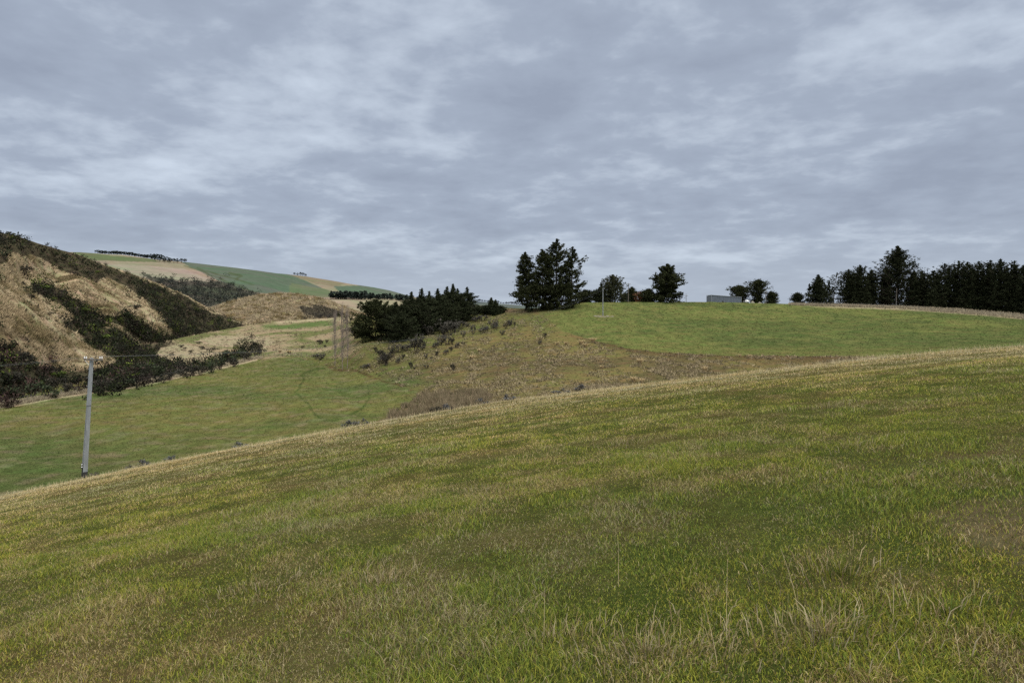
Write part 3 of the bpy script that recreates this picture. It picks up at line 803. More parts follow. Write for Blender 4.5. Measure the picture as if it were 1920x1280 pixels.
def conifer(name, base, h, R, seed, label, group=None, cat='tree', prof=None, c0=.06, nb=90, up=(.0, .5), ncl=5, ncard=11, card=.5, spread=.5,
            col=PINE, lean=0.0, leany=0.0, inner=.3, limb=True, jit=.35, leader=True, curve=.15, trunk_r=None, sparse=0.0, aspect=.45, bark=None, spikes=0, plumes=0, prad=.4, pcl=46):
    rng = np.random.RandomState(seed)
    root = empty(name, base, label, cat, group)
    # trunk
    z = np.linspace(0, 1, 9)
    wob = np.cumsum(rng.randn(9, 2) * .006, 0) * h
    axis = np.stack([lean * h * z ** 1.2 + wob[:, 0], leany * h * z + wob[:, 1], z * h], -1); axis[0] = (0, 0, -.6)
    r0 = trunk_r or h * .016
    g = Geo(); g.tube(axis, r0 * (1 - .88 * z), 7)
    # branches
    prof = prof or (lambda t: np.clip(1 - t, 0, 1) ** .8)
    t = c0 + (1 - c0) * (np.arange(nb) + rng.rand(nb)) / nb
    t = np.clip(t, 0, .985)
    az = np.arange(nb) * 2.39996 + rng.randn(nb) * .5
    L = prof(t) * R * (1 - jit + 2 * jit * rng.rand(nb)) * (1 - sparse * (rng.rand(nb) < .3))
    pit = up[0] + (up[1] - up[0]) * t + rng.randn(nb) * .13
    st = np.stack([np.interp(t, z, axis[:, k]) for k in range(3)], -1)
    rise = np.maximum(np.sin(pit) + curve, .05)
    room = h * (.93 + .07 * rng.rand(nb)) - spread * .5 - st[:, 2]
    L = np.minimum(L, np.maximum(room / rise, (.06 if leader else .15) * R))
    pit = np.where(st[:, 2] + L * rise > h, .1, pit)
    dr = np.stack([np.cos(az) * np.cos(pit), np.sin(az) * np.cos(pit), np.sin(pit)], -1)
    tips = st + dr * L[:, None] + np.array([0, 0, 1.0]) * (L * curve)[:, None]
    if limb:
        for k in range(0, nb):
            if L[k] > .5: g.tube([st[k], st[k] + dr[k] * L[k] * .55, tips[k]], [r0 * .22, r0 * .14, r0 * .04], 3, False)
    g.build('trunk', bark or M_BARK, root)
    # foliage clumps
    f = inner + (1 - inner) * (np.tile(np.arange(ncl), nb) + rng.rand(nb * ncl)) / ncl
    bi = np.repeat(np.arange(nb), ncl)
    k = rng.rand(nb * ncl) < np.clip(L[bi] / (R * .45), .35, 1)
    f, bi = f[k], bi[k]
    cl = st[bi] + dr[bi] * (L[bi] * f)[:, None] + np.array([0, 0, 1.0]) * (L[bi] * curve * f ** 2)[:, None]
    m = len(cl)
    if leader:
        ex = 14
        zz = .86 + .14 * (np.arange(ex) / (ex - 1)); top = np.stack([np.interp(zz, z, axis[:, q]) for q in range(3)], -1)
        cl = np.vstack([cl, top]); bi = np.concatenate([bi, np.full(ex, nb - 1)]); f = np.concatenate([f, np.full(ex, .5)]); m += ex
    thin = np.ones(m)
    if leader: thin[-14:] = .35
    for k in range(spikes):      # side leaders that ragged the top
        a = rng.rand() * 6.283; rr = R * (.10 + .42 * rng.rand()); zt_ = h * (.88 + .15 * rng.rand()) * (1 - .12 * (rr / R) ** 2)
        ex = 9; zz = np.linspace(.68 * h, zt_, ex)
        top = np.stack([rr * math.cos(a) + lean * zz + 0 * zz, rr * math.sin(a) + 0 * zz, zz], -1)
        cl = np.vstack([cl, top]); bi = np.concatenate([bi, np.full(ex, nb - 1)]); thin = np.concatenate([thin, np.linspace(.7, .14, ex)]); m += ex
    ups = np.zeros(m)
    for k in range(plumes):      # upright plumes of foliage, each running to its own point
        rr = 0.0 if k == 0 else R * .78 * math.sqrt(rng.rand()); a = rng.rand() * 6.283
        hp = h * (1.0 if k == 0 else (1 - .34 * (rr / R) ** 1.4) * (.80 + .20 * rng.rand()))
        tt = rng.rand(pcl) ** .9; rp = R * prad * (1 - tt) ** .85 * np.sqrt(rng.rand(pcl)); a2 = rng.rand(pcl) * 6.283
        zz = hp * (.02 + .96 * tt)
        top = np.stack([rr * math.cos(a) + rp * np.cos(a2) + lean * zz, rr * math.sin(a) + rp * np.sin(a2), zz], -1)
        cl = np.vstack([cl, top]); bi = np.concatenate([bi, np.full(pcl, nb - 1)]); m += pcl
        thin = np.concatenate([thin, np.clip(1.3 * (1 - tt), .16, 1)]); ups = np.concatenate([ups, np.ones(pcl)])
    ctone = .75 + .5 * rng.rand(m)
    sp = spread * (.5 + .7 * rng.rand(m)) * thin
    tipf = np.interp(cl[:, 2] / h, [.72, 1], [1, .38]) if leader else np.ones(m)
    sp = sp * tipf
    ii = np.repeat(np.arange(m), ncard)
    cen = cl[ii] + rng.randn(len(ii), 3) * np.array([1, 1, .55]) * sp[ii][:, None]
    dirs = dr[bi][ii] * (.8 - .7 * ups[ii])[:, None] + rng.randn(len(ii), 3) * .5 + np.array([0, 0, 1.0]) * (.35 + .75 * ups[ii])[:, None]
    c = col[None] * ctone[ii][:, None] * (.7 + .6 * rng.rand(len(ii), 1))
    v, q, cc_ = cards(cen, dirs, card * (.45 + .55 * tipf[ii]), c, rng, aspect)
    axp = np.stack([np.interp(cen[:, 2] / h, z, axis[:, k_]) for k_ in range(2)], -1)
    nr = np.column_stack([(cen[:, :2] - axp) / R * .6, np.full(len(cen), .3)]) + (cen - cl[ii]) / (sp[ii][:, None] + .05) * .4
    mesh('crown', v, q, M_LEAF, root, cc_, nrm=np.repeat(nr, 4, 0))
    return root


def px_tree(sheet, u, vb, vt, wpx, **kw):
    """stand a tree where the ground is seen at (u, vb), as tall as it reaches vt"""
    dy = kw.pop('dy', None)
    p = sheet.at(np.array([u]), np.array([vb]))[0] if dy is None else sheet.behind(np.array([u]), dy)[0]
    Y = p[1]
    h = (V0 - vt) / F * Y - p[2]
    up_ = kw.get('up', (0, .5))
    R = wpx * .5 * Y / F / math.cos(up_[0] * .55 + up_[1] * .45) * 1.05
    return conifer(kw.pop('name'), tuple(p), h, R, kw.pop('seed'), kw.pop('label'), **kw)


broad = lambda t: np.clip(np.minimum(1, (1.02 - t) * 2.2), .12, 1) * (.75 + .25 * np.sin(t * 9))
oval = lambda t: np.sqrt(np.clip(1 - (2 * t - .85) ** 2 / 1.35, .03, 1))
cone = lambda t: np.clip(1 - t, .03, 1) ** .75
umb = lambda t: np.where(t < .45, .55, np.sqrt(np.clip(1 - ((t - .62) / .42) ** 2, .05, 1)))
col_ = lambda t: np.interp(t, [0, .2, .7, .86, 1], [.9, 1, .92, .6, .16])
spire = lambda t: np.interp(t, [0, .55, .70, .78, 1], [1, 1, .62, .2, .03])
top_ = lambda t: np.clip(np.where(t < .55, 1, 1 - (t - .55) * 2.0), .1, 1)

# --- pine clump at the head of the gully
PKW = dict(up=(-.1, .7), nb=95, ncl=5, ncard=20, card=.62, spread=.50, col=PINE, curve=.18, jit=.4, inner=.38)
px_tree(SM, 986, 580, 473, 52, name='pine_tree', seed=101, label='double-topped dark pine at the gully-head clump\'s outer edge nearest the dark plantation', prof=broad, c0=.12, lean=-.02, **PKW)
px_tree(SM, 1015, 579, 468, 44, name='pine_tree', seed=102, label='slim dark pine between the double-topped pine and the tallest pine', prof=top_, c0=.1, **PKW)
px_tree(SM, 1045, 578, 448, 54, name='pine_tree', seed=103, label='tallest dark pine of the clump at the head of the gully', prof=top_, c0=.16, **PKW)
px_tree(SM, 1070, 576, 463, 58, name='pine_tree', seed=104, label='open layered pine with sky between its boughs, beside the tallest pine', prof=top_, c0=.18, sparse=.5, lean=.02, **{**PKW, 'nb': 62, 'spread': .42})
px_tree(SM, 1006, 582, 532, 72, name='pine_tree', seed=105, label='low spreading dark pine filling under the double-topped pine', prof=oval, c0=.01, **PKW)
px_tree(SM, 1052, 579, 530, 66, name='pine_tree', seed=106, label='low bushy dark pine at the foot of the tallest pine', prof=oval, c0=.01, **PKW)

# --- along the hill crest
BKW = dict(up=(-.1, .9), nb=75, ncl=5, ncard=18, card=.5, spread=.5, curve=.1, leader=False, inner=.15)
px_tree(SM, 1098, 569, 545, 34, name='shrub_tree', seed=110, label='low dark round tree just beside the pine clump on the crest', prof=oval, c0=.02, dy=6, **{**BKW, 'col': CYP})
px_tree(SM, 1117, 567, 545, 14, name='shrub_tree', seed=111, label='small thin dark tree between the pine clump and the rust-tinged conifer', prof=oval, c0=.25, dy=10, **{**BKW, 'nb': 30, 'col': CYP})
px_tree(SM, 1148, 566, 515, 44, name='conifer_tree', seed=112, label='rust-tinged pointed conifer behind the pole on the green hill', prof=lambda t: np.clip(np.minimum(1, 1.25 * (1.04 - t) ** .8), .05, 1), c0=.03, dy=8, up=(.3, 1.1), nb=130, ncl=4, ncard=16, card=.5, spread=.42, col=np.array((.040, .043, .022)), inner=.2, plumes=6)
px_tree(SM, 1126, 566, 541, 16, name='shrub_tree', seed=113, label='small dark shrub tree hugging the rust-tinged conifer', prof=oval, c0=.03, dy=9, **{**BKW, 'nb': 30, 'col': CYP})
px_tree(SM, 1186, 566, 538, 32, name='conifer_tree', seed=114, label='dark conifer standing behind the crossarm pole on the crest', prof=cone, c0=.03, dy=18, **{**BKW, 'col': PINE, 'leader': True})
px_tree(SM, 1201, 566, 548, 20, name='autumn_tree', seed=115, label='orange-brown autumn tree on the hill crest', prof=oval, c0=.1, dy=12, **{**BKW, 'nb': 45, 'ncard': 9, 'col': np.array((.17, .085, .045))})
px_tree(SM, 1170, 566, 551, 14, name='shrub_tree', seed=117, label='low dark shrub between the rust-tinged conifer and the crossarm pole', prof=oval, c0=.03, dy=12, **{**BKW, 'nb': 30, 'col': CYP})
px_tree(SM, 1250, 566, 495, 66, name='pine_tree', seed=118, label='broad lone pine on the crest between autumn tree and shed', prof=lambda t: np.clip(np.minimum(.8 + .3 * t, (1.04 - t) * 1.6), .1, 1) * (.85 + .25 * np.sin(t * 17)), c0=.02, dy=3, **{**PKW, 'nb': 150, 'curve': .08, 'ncl': 7, 'jit': .28, 'plumes': 3, 'prad': .4})
px_tree(SM, 1216, 566, 543, 26, name='shrub_tree', seed=119, label='dark rounded tree tucked against the broad lone pine', prof=oval, c0=.03, dy=7, **{**BKW, 'col': PINE})
px_tree(SM, 1388, 568, 536, 46, name='pine_tree', seed=120, label='flat-topped spreading pine behind the grey shed', prof=umb, c0=.30, dy=34, **{**BKW, 'nb': 120, 'up': (.3, .7), 'col': PINE, 'limb': True})
px_tree(SM, 1421, 568, 525, 38, name='pine_tree', seed=121, label='taller round-headed pine beside the flat-topped pine near the shed', prof=umb, c0=.12, dy=32, **{**BKW, 'nb': 130, 'col': PINE})
px_tree(SM, 1446, 569, 547, 24, name='shrub_tree', seed=122, label='low round tree next to the round-headed pine', prof=oval, c0=.02, dy=30, **{**BKW, 'col': PINE})
px_tree(SM, 1496, 570, 550, 19, name='shrub_tree', seed=123, label='small lone round tree on the bare crest right of the shed', prof=oval, c0=.22, dy=12, **{**BKW, 'nb': 45, 'col': CYP})
CKW = dict(plumes=15, spikes=6, up=(-.1, .6), nb=110, ncl=4, ncard=17, card=.5, spread=.46, col=CYP, curve=.1, inner=.15)
px_tree(SM, 1536, 571, 515, 54, name='cypress_tree', seed=124, label='dense conical cypress standing alone before the leaning thin pine', prof=lambda t: np.clip(1.05 - t, .05, 1), c0=.005, dy=4, **{**CKW, 'plumes': 8, 'nb': 170, 'prad': .3, 'spikes': 0})
px_tree(SM, 1562, 571, 511, 28, name='pine_tree', seed=125, label='thin leaning pine with bare lower trunk beside the cypress clump', prof=lambda t: np.where(t > .55, np.sqrt(np.clip(1 - ((t - .78) / .26) ** 2, .08, 1)), .35), c0=.35, dy=10, lean=.16, nb=42, ncl=3, ncard=11, card=.45, spread=.35, up=(.0, .4), col=PINE)
px_tree(SM, 1590, 572, 505, 38, name='cypress_tree', seed=126, label='dark cypress on the leaning pine\'s side of the three-tree clump', prof=col_, c0=.02, dy=6, **CKW)
px_tree(SM, 1612, 572, 497, 40, name='cypress_tree', seed=127, label='middle and tallest dark cypress of the three-tree clump', prof=col_, c0=.02, dy=5, **CKW)
px_tree(SM, 1634, 573, 506, 28, name='cypress_tree', seed=128, label='narrow dark cypress of the three-tree clump facing the tall ragged conifer', prof=col_, c0=.02, dy=7, **CKW)
px_tree(SM, 1685, 574, 461, 84, name='conifer_tree', seed=129, label='tall ragged conifer rising above every other tree on the crest', prof=lambda t: np.interp(t, [0, .45, .55, .7, .85, 1], [.95, 1, .82, .55, .3, .07]), c0=.01, dy=6, **{**CKW, 'up': (-.1, .7), 'curve': .22, 'nb': 270, 'jit': .25, 'plumes': 1, 'prad': .3, 'spikes': 0, 'ncl': 7, 'inner': .1, 'pcl': 60})
px_tree(SM, 1663, 574, 500, 26, name='cypress_tree', seed=130, label='cypress at the tall ragged conifer\'s flank toward the clump', prof=col_, c0=.02, dy=9, **CKW)
px_tree(SM, 1714, 575, 507, 26, name='cypress_tree', seed=131, label='cypress filling the gap between tall ragged conifer and shelterbelt', prof=col_, c0=.02, dy=6, **CKW)
px_tree(SM, 1731, 576, 507, 20, name='cypress_tree', seed=132, label='slender open cypress at the start of the shelterbelt', prof=top_, c0=.1, dy=9, **{**CKW, 'nb': 60})
belt = [(1750, 511, 40), (1774, 497, 40), (1798, 492, 38), (1818, 494, 30), (1838, 493, 40), (1858, 491, 34), (1878, 489, 40), (1898, 492, 34), (1922, 500, 44), (1950, 498, 44), (1985, 496, 44), (2020, 498, 44)]
for k, (u_, vt_, w_) in enumerate(belt):
    px_tree(SM, u_, 580, vt_ - 3, w_ * 1.22, name='cypress_tree', seed=140 + k, label='tall dark cypress standing in the dense shelterbelt row', group='cypresses of the shelterbelt on the hill', prof=col_, c0=.01, dy=5 + (k % 3) * 1.5, **CKW)

# --- dark plantation on the far side of the gully
px_tree(SM, 705, 637, 562, 96, name='pine_tree', seed=160, label='big round dark pine at the plantation\'s lower end by the bare poplars', prof=oval, c0=.06, **{**PKW, 'nb': 150, 'ncl': 6, 'curve': .1, 'inner': .25})
px_tree(SM, 672, 634, 606, 30, name='pine_tree', seed=161, label='low skirt of dark pine bough beside the big round pine', prof=oval, c0=.05, **{**BKW, 'nb': 40, 'col': PINE})
FKW = dict(plumes=1, prad=.2, pcl=60, up=(-.1, .45), nb=140, ncl=5, ncard=17, card=.42, spread=.34, col=FIR, curve=.12, inner=.2, jit=.3)
row = [(742, 634, 566, 52), (758, 631, 562, 46), (770, 628, 547, 34), (787, 625, 540, 36), (804, 621, 546, 32), (813, 619, 557, 40), (822, 616, 541, 34), (838, 611, 537, 34), (830, 614, 556, 40), (848, 608, 532, 32), (858, 605, 541, 30), (877, 598, 538, 30), (750, 640, 585, 44), (790, 628, 562, 50), (824, 617, 564, 46), (866, 603, 556, 36)]
for k, (u_, vb_, vt_, w_) in enumerate(row):
    lab = {0: 'dark fir next to the big round pine in the plantation', 3: 'dark fir with the first tall spire in the plantation row', 9: 'tallest spired fir of the plantation row',
           11: 'last spired fir at the plantation\'s upper end'}.get(k, 'dark fir standing within the plantation row above the gully')
    px_tree(SM, u_, vb_, vt_, w_ * 1.4, name='fir_tree', seed=170 + k, label=lab, group='firs of the plantation above the gully', prof=spire, c0=.02, **FKW)
for k, (u_, vb_, vt_, w_, lab) in enumerate(((921, 590, 558, 16, 'thin spired conifer with open top in the gap before the pine clump'), (929, 591, 562, 14, 'second thin conifer in the gap before the pine clump'),
                                       (912, 590, 572, 20, 'low dark bushy tree in the gap past the plantation'), (938, 588, 573, 18, 'low dark bushy tree nearest the pine clump in the gap'), (897, 590, 572, 16, 'low bushy tree just past the plantation\'s upper end'))):
    px_tree(SM, u_, vb_, vt_, w_, name='conifer_tree', seed=200 + k, label=lab, prof=cone if k < 2 else oval, c0=.05, **{**FKW, 'nb': 45, 'col': FIR * 1.15})

# --- bare poplars


def poplar(u, vb, vt, wpx, seed, label):
    rng = np.random.RandomState(seed)
    p = SM.at(np.array([u]), np.array([vb]))[0]
    Y = p[1]; h = (vb - vt) / F * Y; R = wpx * .62 * Y / F
    root = empty('bare_poplar', tuple(p), label, 'tree')
    z = np.linspace(0, 1, 8)
    ax = np.stack([np.cumsum(rng.randn(8)) * .012 * h / 3, np.cumsum(rng.randn(8)) * .01 * h / 3, z * h], -1); ax[0] = (0, 0, -.4)
    g = Geo(); g.tube(ax, .09 * (1 - .9 * z) + .006, 6)
    g.build('trunk', M_TWIG, root)
    g = Geo()
    for k in range(120):
        t = .10 + .80 * rng.rand() ** .8; a = rng.rand() * 6.283
        s = np.array([np.interp(t, z, ax[:, q]) for q in range(3)])
        L = h * (.12 + .26 * rng.rand()) * (1 - .35 * t)
        out = R * (.15 + .95 * rng.rand()) * np.interp(t, [.1, .3, .6, .9], [.75, 1.05, .85, .3])
        e = s + np.array([math.cos(a) * out, math.sin(a) * out, L]); m = s + np.array([math.cos(a) * out * .75, math.sin(a) * out * .75, L * .4])
        g.tube([s, m, e], [.026, .019, .008], 3, False)
        for _ in range(3):
            f = .3 + .6 * rng.rand(); b = s + (e - s) * f
            g.tube([b, b + np.array([rng.randn() * .12, rng.randn() * .12, .5 + .8 * rng.rand()])], [.011, .005], 3, False)
    g.build('branches', M_TWIG, root)


poplar(628, 686, 590, 16, 1, 'thin bare poplar, the shorter one nearer the valley paddock')
poplar(642, 693, 578, 22, 2, 'tall bare poplar with the thickest bundle of twigs by the ditch')
poplar(651, 690, 583, 20, 3, 'bare poplar on the plantation\'s side of the bare trio')

# --- far trees


def tiny_tree(rng, kind):
    """verts of a small tree one unit tall: crown cards and a trunk"""
    n = 70
    t = rng.rand(n) ** .8
    if kind == 'cone': r = .22 * (1 - t) + .02
    else: r = .36 * np.sqrt(np.clip(1 - (2 * t - .9) ** 2 / 1.3, .02, 1))
    a = rng.rand(n) * 6.283; rr = r * np.sqrt(rng.rand(n))
    cen = np.stack([rr * np.cos(a), rr * np.sin(a), (.12 if kind == 'cone' else .25) + t * (.86 if kind == 'cone' else .7)], -1)
    c = np.array((.022, .029, .024))[None] * (.7 + .6 * rng.rand(n, 1))
    return cards(cen, rng.randn(n, 3) + np.array([0, 0, .4]), np.full(n, .2), c, rng, .7)


_tiny = {}
trg = np.random.RandomState(77)
for kind in ('cone', 'round'):
    lst = []
    for s in range(4):
        v, q, c = tiny_tree(trg, kind); nn_ = v * np.array([1, 1, 0]) * 2.5 + np.array([0, 0, .4])
        g = Geo(); g.tube([(0, 0, -.15), (0, 0, .55)], [.03, .012], 5)
        cr = mesh('crown', v, q, M_LEAF, None, c, nrm=nn_); tr = g.build('trunk', M_BARK)
        lst.append((cr.data, tr.data))
        bpy.data.objects.remove(cr); bpy.data.objects.remove(tr)
    _tiny[kind] = lst


def far_tree(sheet, u, vb, hpx, kind, label, group, seed, wide=1.0, behind=None):
    p = sheet.at(np.array([float(u)]), np.array([float(vb)]))[0] if behind is None else sheet.behind(np.array([float(u)]), behind)[0]
    h = hpx * p[1] / F
    root = empty('far_conifer' if kind == 'cone' else 'far_tree', tuple(p), label, 'tree', group)
    cd, td = _tiny[kind][seed % 4]
    for nm, dt in (('crown', cd), ('trunk', td)):
        o = bpy.data.objects.new(nm, dt); COL.objects.link(o); o.parent = root
        o.scale = (h * wide, h * wide, h)
        o.rotation_euler = (0, 0, seed * 1.7)


k = 0
for u_ in np.arange(186, 288, 3.6):          # line on the far ridge
    far_tree(SF, u_ + trg.randn() * 1.5, 0, 6.5 + 2.0 * trg.rand(), 'round', 'small dark tree in the long row along the far ridge', 'trees in a row on the far ridge', k, 1.5 + .9 * trg.rand(), behind=6); k += 1
for u_, vb_, h_ in [(283, 484, 9), (289, 486, 11), (295, 487, 12), (301, 488, 12), (307, 490, 11), (313, 491, 10), (319, 492, 9), (326, 493, 9), (291, 489, 10), (299, 491, 10), (308, 493, 9), (317, 494, 8), (333, 493, 9), (340, 493, 9), (347, 492, 8)]:
    far_tree(SF, u_, vb_, h_, 'round', 'dark tree in the dense wood at the end of the far ridge row', 'trees of the far ridge wood', k, 1.3); k += 1
for u_, h_ in [(552, 4), (558, 4), (563, 5.5), (568, 5.5), (573, 4)]:
    far_tree(SF, u_, 0, h_ + 1.5, 'round', 'tiny dark tree in the small knot on the far skyline', 'trees in the small skyline knot', k, 1.2, behind=4); k += 1
for u_ in np.arange(622, 768, 2.9):          # far row under the green hill
    vb_ = 560.5 + (u_ - 622) * .016
    far_tree(SF, u_ + 1.6 * trg.randn(), vb_ + trg.rand(), (10.5 + 5.5 * trg.rand()) * (1 if u_ < 690 else .82), 'cone' if k % 3 else 'round', 'dark conifer in the long far row below the green hill', 'conifers in the far row below the green hill', k, 1.5 + .8 * trg.rand()); k += 1
for u_ in np.arange(884, 985, 5.0):
    far_tree(SD, u_, 0, 3 + 3 * trg.rand(), 'round', 'tiny hazy tree on the most distant skyline', 'trees on the most distant skyline', k, 1.8, behind=10); k += 1


# --- scrub masses
def scrub_cloud(sheet, polys, n, hmin, hmax, ncard, card, name, label, seed, palette, weights, vcap=None):
    rng = np.random.RandomState(seed)
    us, vs = [], []
    for p in polys:
        a = np.array(p); lo = np.maximum(a.min(0), (-180, 300)); hi = a.max(0)
        m = int(n * 3)
        u, v = sample_uv(rng, m, lo[0], hi[0], lo[1], hi[1])
        k = inpoly(u, v, p); u, v = u[k], v[k]
        area = (hi[0] - lo[0]) * (hi[1] - lo[1]) * k.mean()
        cnt = int(n * area / 9000.)
        jt = np.where(rng.rand(cnt) < .3, 11.0, 3.0)
        u, v = u[:cnt], v[:cnt]; jt = jt[:len(u)]
        us.append(u + rng.randn(len(u)) * jt); vs.append(v + rng.randn(len(u)) * jt * .6)
    u = np.concatenate(us); v = np.maximum(np.concatenate(vs), 0)
    v = np.maximum(v, sheet.vtop(u))
    P = sheet.at(u, v)
    m = len(P)
    H = hmin + (hmax - hmin) * rng.rand(m) ** 1.6
    H = H * np.where(v < sheet.vtop(u) + 9, .5, 1)
    patch = fbm(P[:, 0] / 9, P[:, 1] / 9, 3, seed)
    pi = rng.choice(len(palette), m, p=weights)
    colr = np.array(palette)[pi] * (.5 + 1.1 * rng.rand(m, 1))
    ii = np.repeat(np.arange(m), ncard); q = len(ii)
    w = rng.randn(q, 3); w /= np.linalg.norm(w, axis=1)[:, None]
    w *= (rng.rand(q) ** .45)[:, None]
    cen = P[ii] + np.stack([w[:, 0] * H[ii] * .62, w[:, 1] * H[ii] * .62, H[ii] * (.42 + w[:, 2] * .5)], -1)
    lump = .12 * H[ii][:, None] * rng.randn(q, 3)
    c = colr[ii] * (.8 + .4 * rng.rand(q, 1))
    vv, ff_, cc_ = cards(cen + lump, w + rng.randn(q, 3) * .7 + np.array([0, 0, .3]), H[ii] * card * .5 + .12, c, rng, .6)
    tag(mesh(name, vv, ff_, M_LEAF, None, cc_, nrm=np.repeat(w + np.array([0, 0, .35]), 4, 0)), label, 'scrub', kind='stuff')


PAL_S = [(.016, .017, .011), (.021, .019, .014), (.020, .026, .012), (.034, .042, .014), (.042, .033, .027), (.075, .095, .020)]
scrub_cloud(SL, [SCRUB[0], SCRUB[2]], 900, 1.1, 3.6, 46, .30, 'hill_scrub', 'dark native scrub massed along the left hill skyline and side valley', 301, PAL_S, [.36, .22, .24, .10, .06, .02])
scrub_cloud(SL, [SCRUB[1], SCRUB[4]], 640, 1.0, 3.2, 50, .30, 'gully_scrub', 'dark scrub filling the steep gully between the tan spurs', 302, PAL_S, [.30, .22, .22, .10, .10, .06])
scrub_cloud(SL, [SCRUB[3]], 420, .9, 2.4, 60, .30, 'creek_scrub', 'dark and reddish scrub massed along the creek', 303, PAL_S + [(.058, .036, .031)], [.30, .24, .16, .05, .08, .02, .15])
scrub_cloud(SL, [[(-150, 430), (470, 600), (330, 640), (200, 690), (0, 650), (-150, 600)]], 170, .4, 1.7, 40, .32, 'scattered_hill_scrub', 'thin brown and dark scrub scattered through the hill tussock', 304, PAL_S, [.22, .28, .2, .08, .2, .02])
scrub_cloud(SM, SCRUB_M, 520, .9, 2.4, 60, .3, 'creek_bank_scrub', 'dark scrub along the creek bank beyond the valley paddock', 305, PAL_S, [.36, .24, .2, .08, .1, .02])
scrub_cloud(SF, [SCRUB_F], 900, 3, 7, 22, .5, 'far_scrub', 'dark scrub filling the far side valley', 306, [(.026, .030, .026), (.034, .034, .028)], [.6, .4])
scrub_cloud(SK, [[(560, 575), (600, 572), (640, 585), (655, 592), (600, 597), (570, 590)], [(560, 592), (650, 590), (640, 602), (560, 602)]], 500, 1.5, 3.5, 30, .4, 'knoll_scrub', 'grey brown scrub on the lower right side of the round knoll', 307, [(.05, .044, .038), (.036, .034, .028)], [.5, .5])


# --- single shrubs
def shrub_mesh(seed, pal, upright, n=260):
    rng = np.random.RandomState(seed)
    nl = 7
    lc = np.stack([rng.randn(nl) * .22, rng.randn(nl) * .22, .3 + .45 * rng.rand(nl)], -1)
    lr = .16 + .14 * rng.rand(nl)
    ii = rng.randint(0, nl, n)
    w = rng.randn(n, 3); w /= np.linalg.norm(w, axis=1)[:, None]; w *= (rng.rand(n) ** .4)[:, None]
    cen = lc[ii] + w * lr[ii][:, None] * np.array([1, 1, 1 + upright])
    cen[:, 2] = np.clip(cen[:, 2], .03, 1.05)
    c = np.array(pal)[rng.randint(0, len(pal), n)] * (.7 + .6 * rng.rand(n, 1)) * (.8 + .4 * rng.rand(nl)[ii][:, None])
    v, q, cc_ = cards(cen, w + np.array([0, 0, .5]) + rng.randn(n, 3) * .5, np.full(n, .15), c, rng, .4)
    cr = mesh('crown', v, q, M_LEAF, None, cc_, nrm=np.repeat(w + np.array([0, 0, .35]), 4, 0))
    g = Geo()
    for k_ in range(nl): g.tube([(lc[k_][0] * .15, lc[k_][1] * .15, -.08), (lc[k_][0] * .6, lc[k_][1] * .6, lc[k_][2] * .6), tuple(lc[k_])], [.028, .02, .008], 4, False)
    st = g.build('stems', M_BARK)
    d = (cr.data, st.data)
    bpy.data.objects.remove(cr); bpy.data.objects.remove(st)
    return d


SH = {'grey': [shrub_mesh(s, [(.080, .074, .062), (.060, .056, .048), (.100, .092, .075)], .25) for s in (1, 2, 3)],
      'dark': [shrub_mesh(s, [(.030, .030, .022), (.042, .038, .030)], .3) for s in (4, 5, 6)],
      'blue': [shrub_mesh(s, [(.085, .088, .088), (.062, .064, .068), (.11, .11, .105)], .0) for s in (7, 8)],
      'lime': [shrub_mesh(s, [(.095, .13, .025), (.065, .095, .022)], .1) for s in (9, 10)],
      'green': [shrub_mesh(s, [(.040, .052, .026), (.030, .038, .022), (.055, .062, .038)], .1) for s in (11, 12, 13)],
      'red': [shrub_mesh(s, [(.058, .038, .031), (.044, .030, .025)], .2) for s in (14, 15)]}
nsh = 0


def shrub(sheet, u, vb, hpx, wpx, kind, label, group=None, name='shrub'):
    global nsh
    p = sheet.at(np.array([float(u)]), np.array([float(vb)]))[0]
    h = hpx * p[1] / F; w = wpx * p[1] / F
    root = empty(name, tuple(p), label, 'shrub', group)
    dt = SH[kind][nsh % len(SH[kind])]
    for nm, d_ in (('crown', dt[0]), ('stems', dt[1])):
        o = bpy.data.objects.new(nm, d_); COL.objects.link(o); o.parent = root
        o.scale = (w, w, h); o.rotation_euler = (0, 0, nsh * 2.1)
    nsh += 1


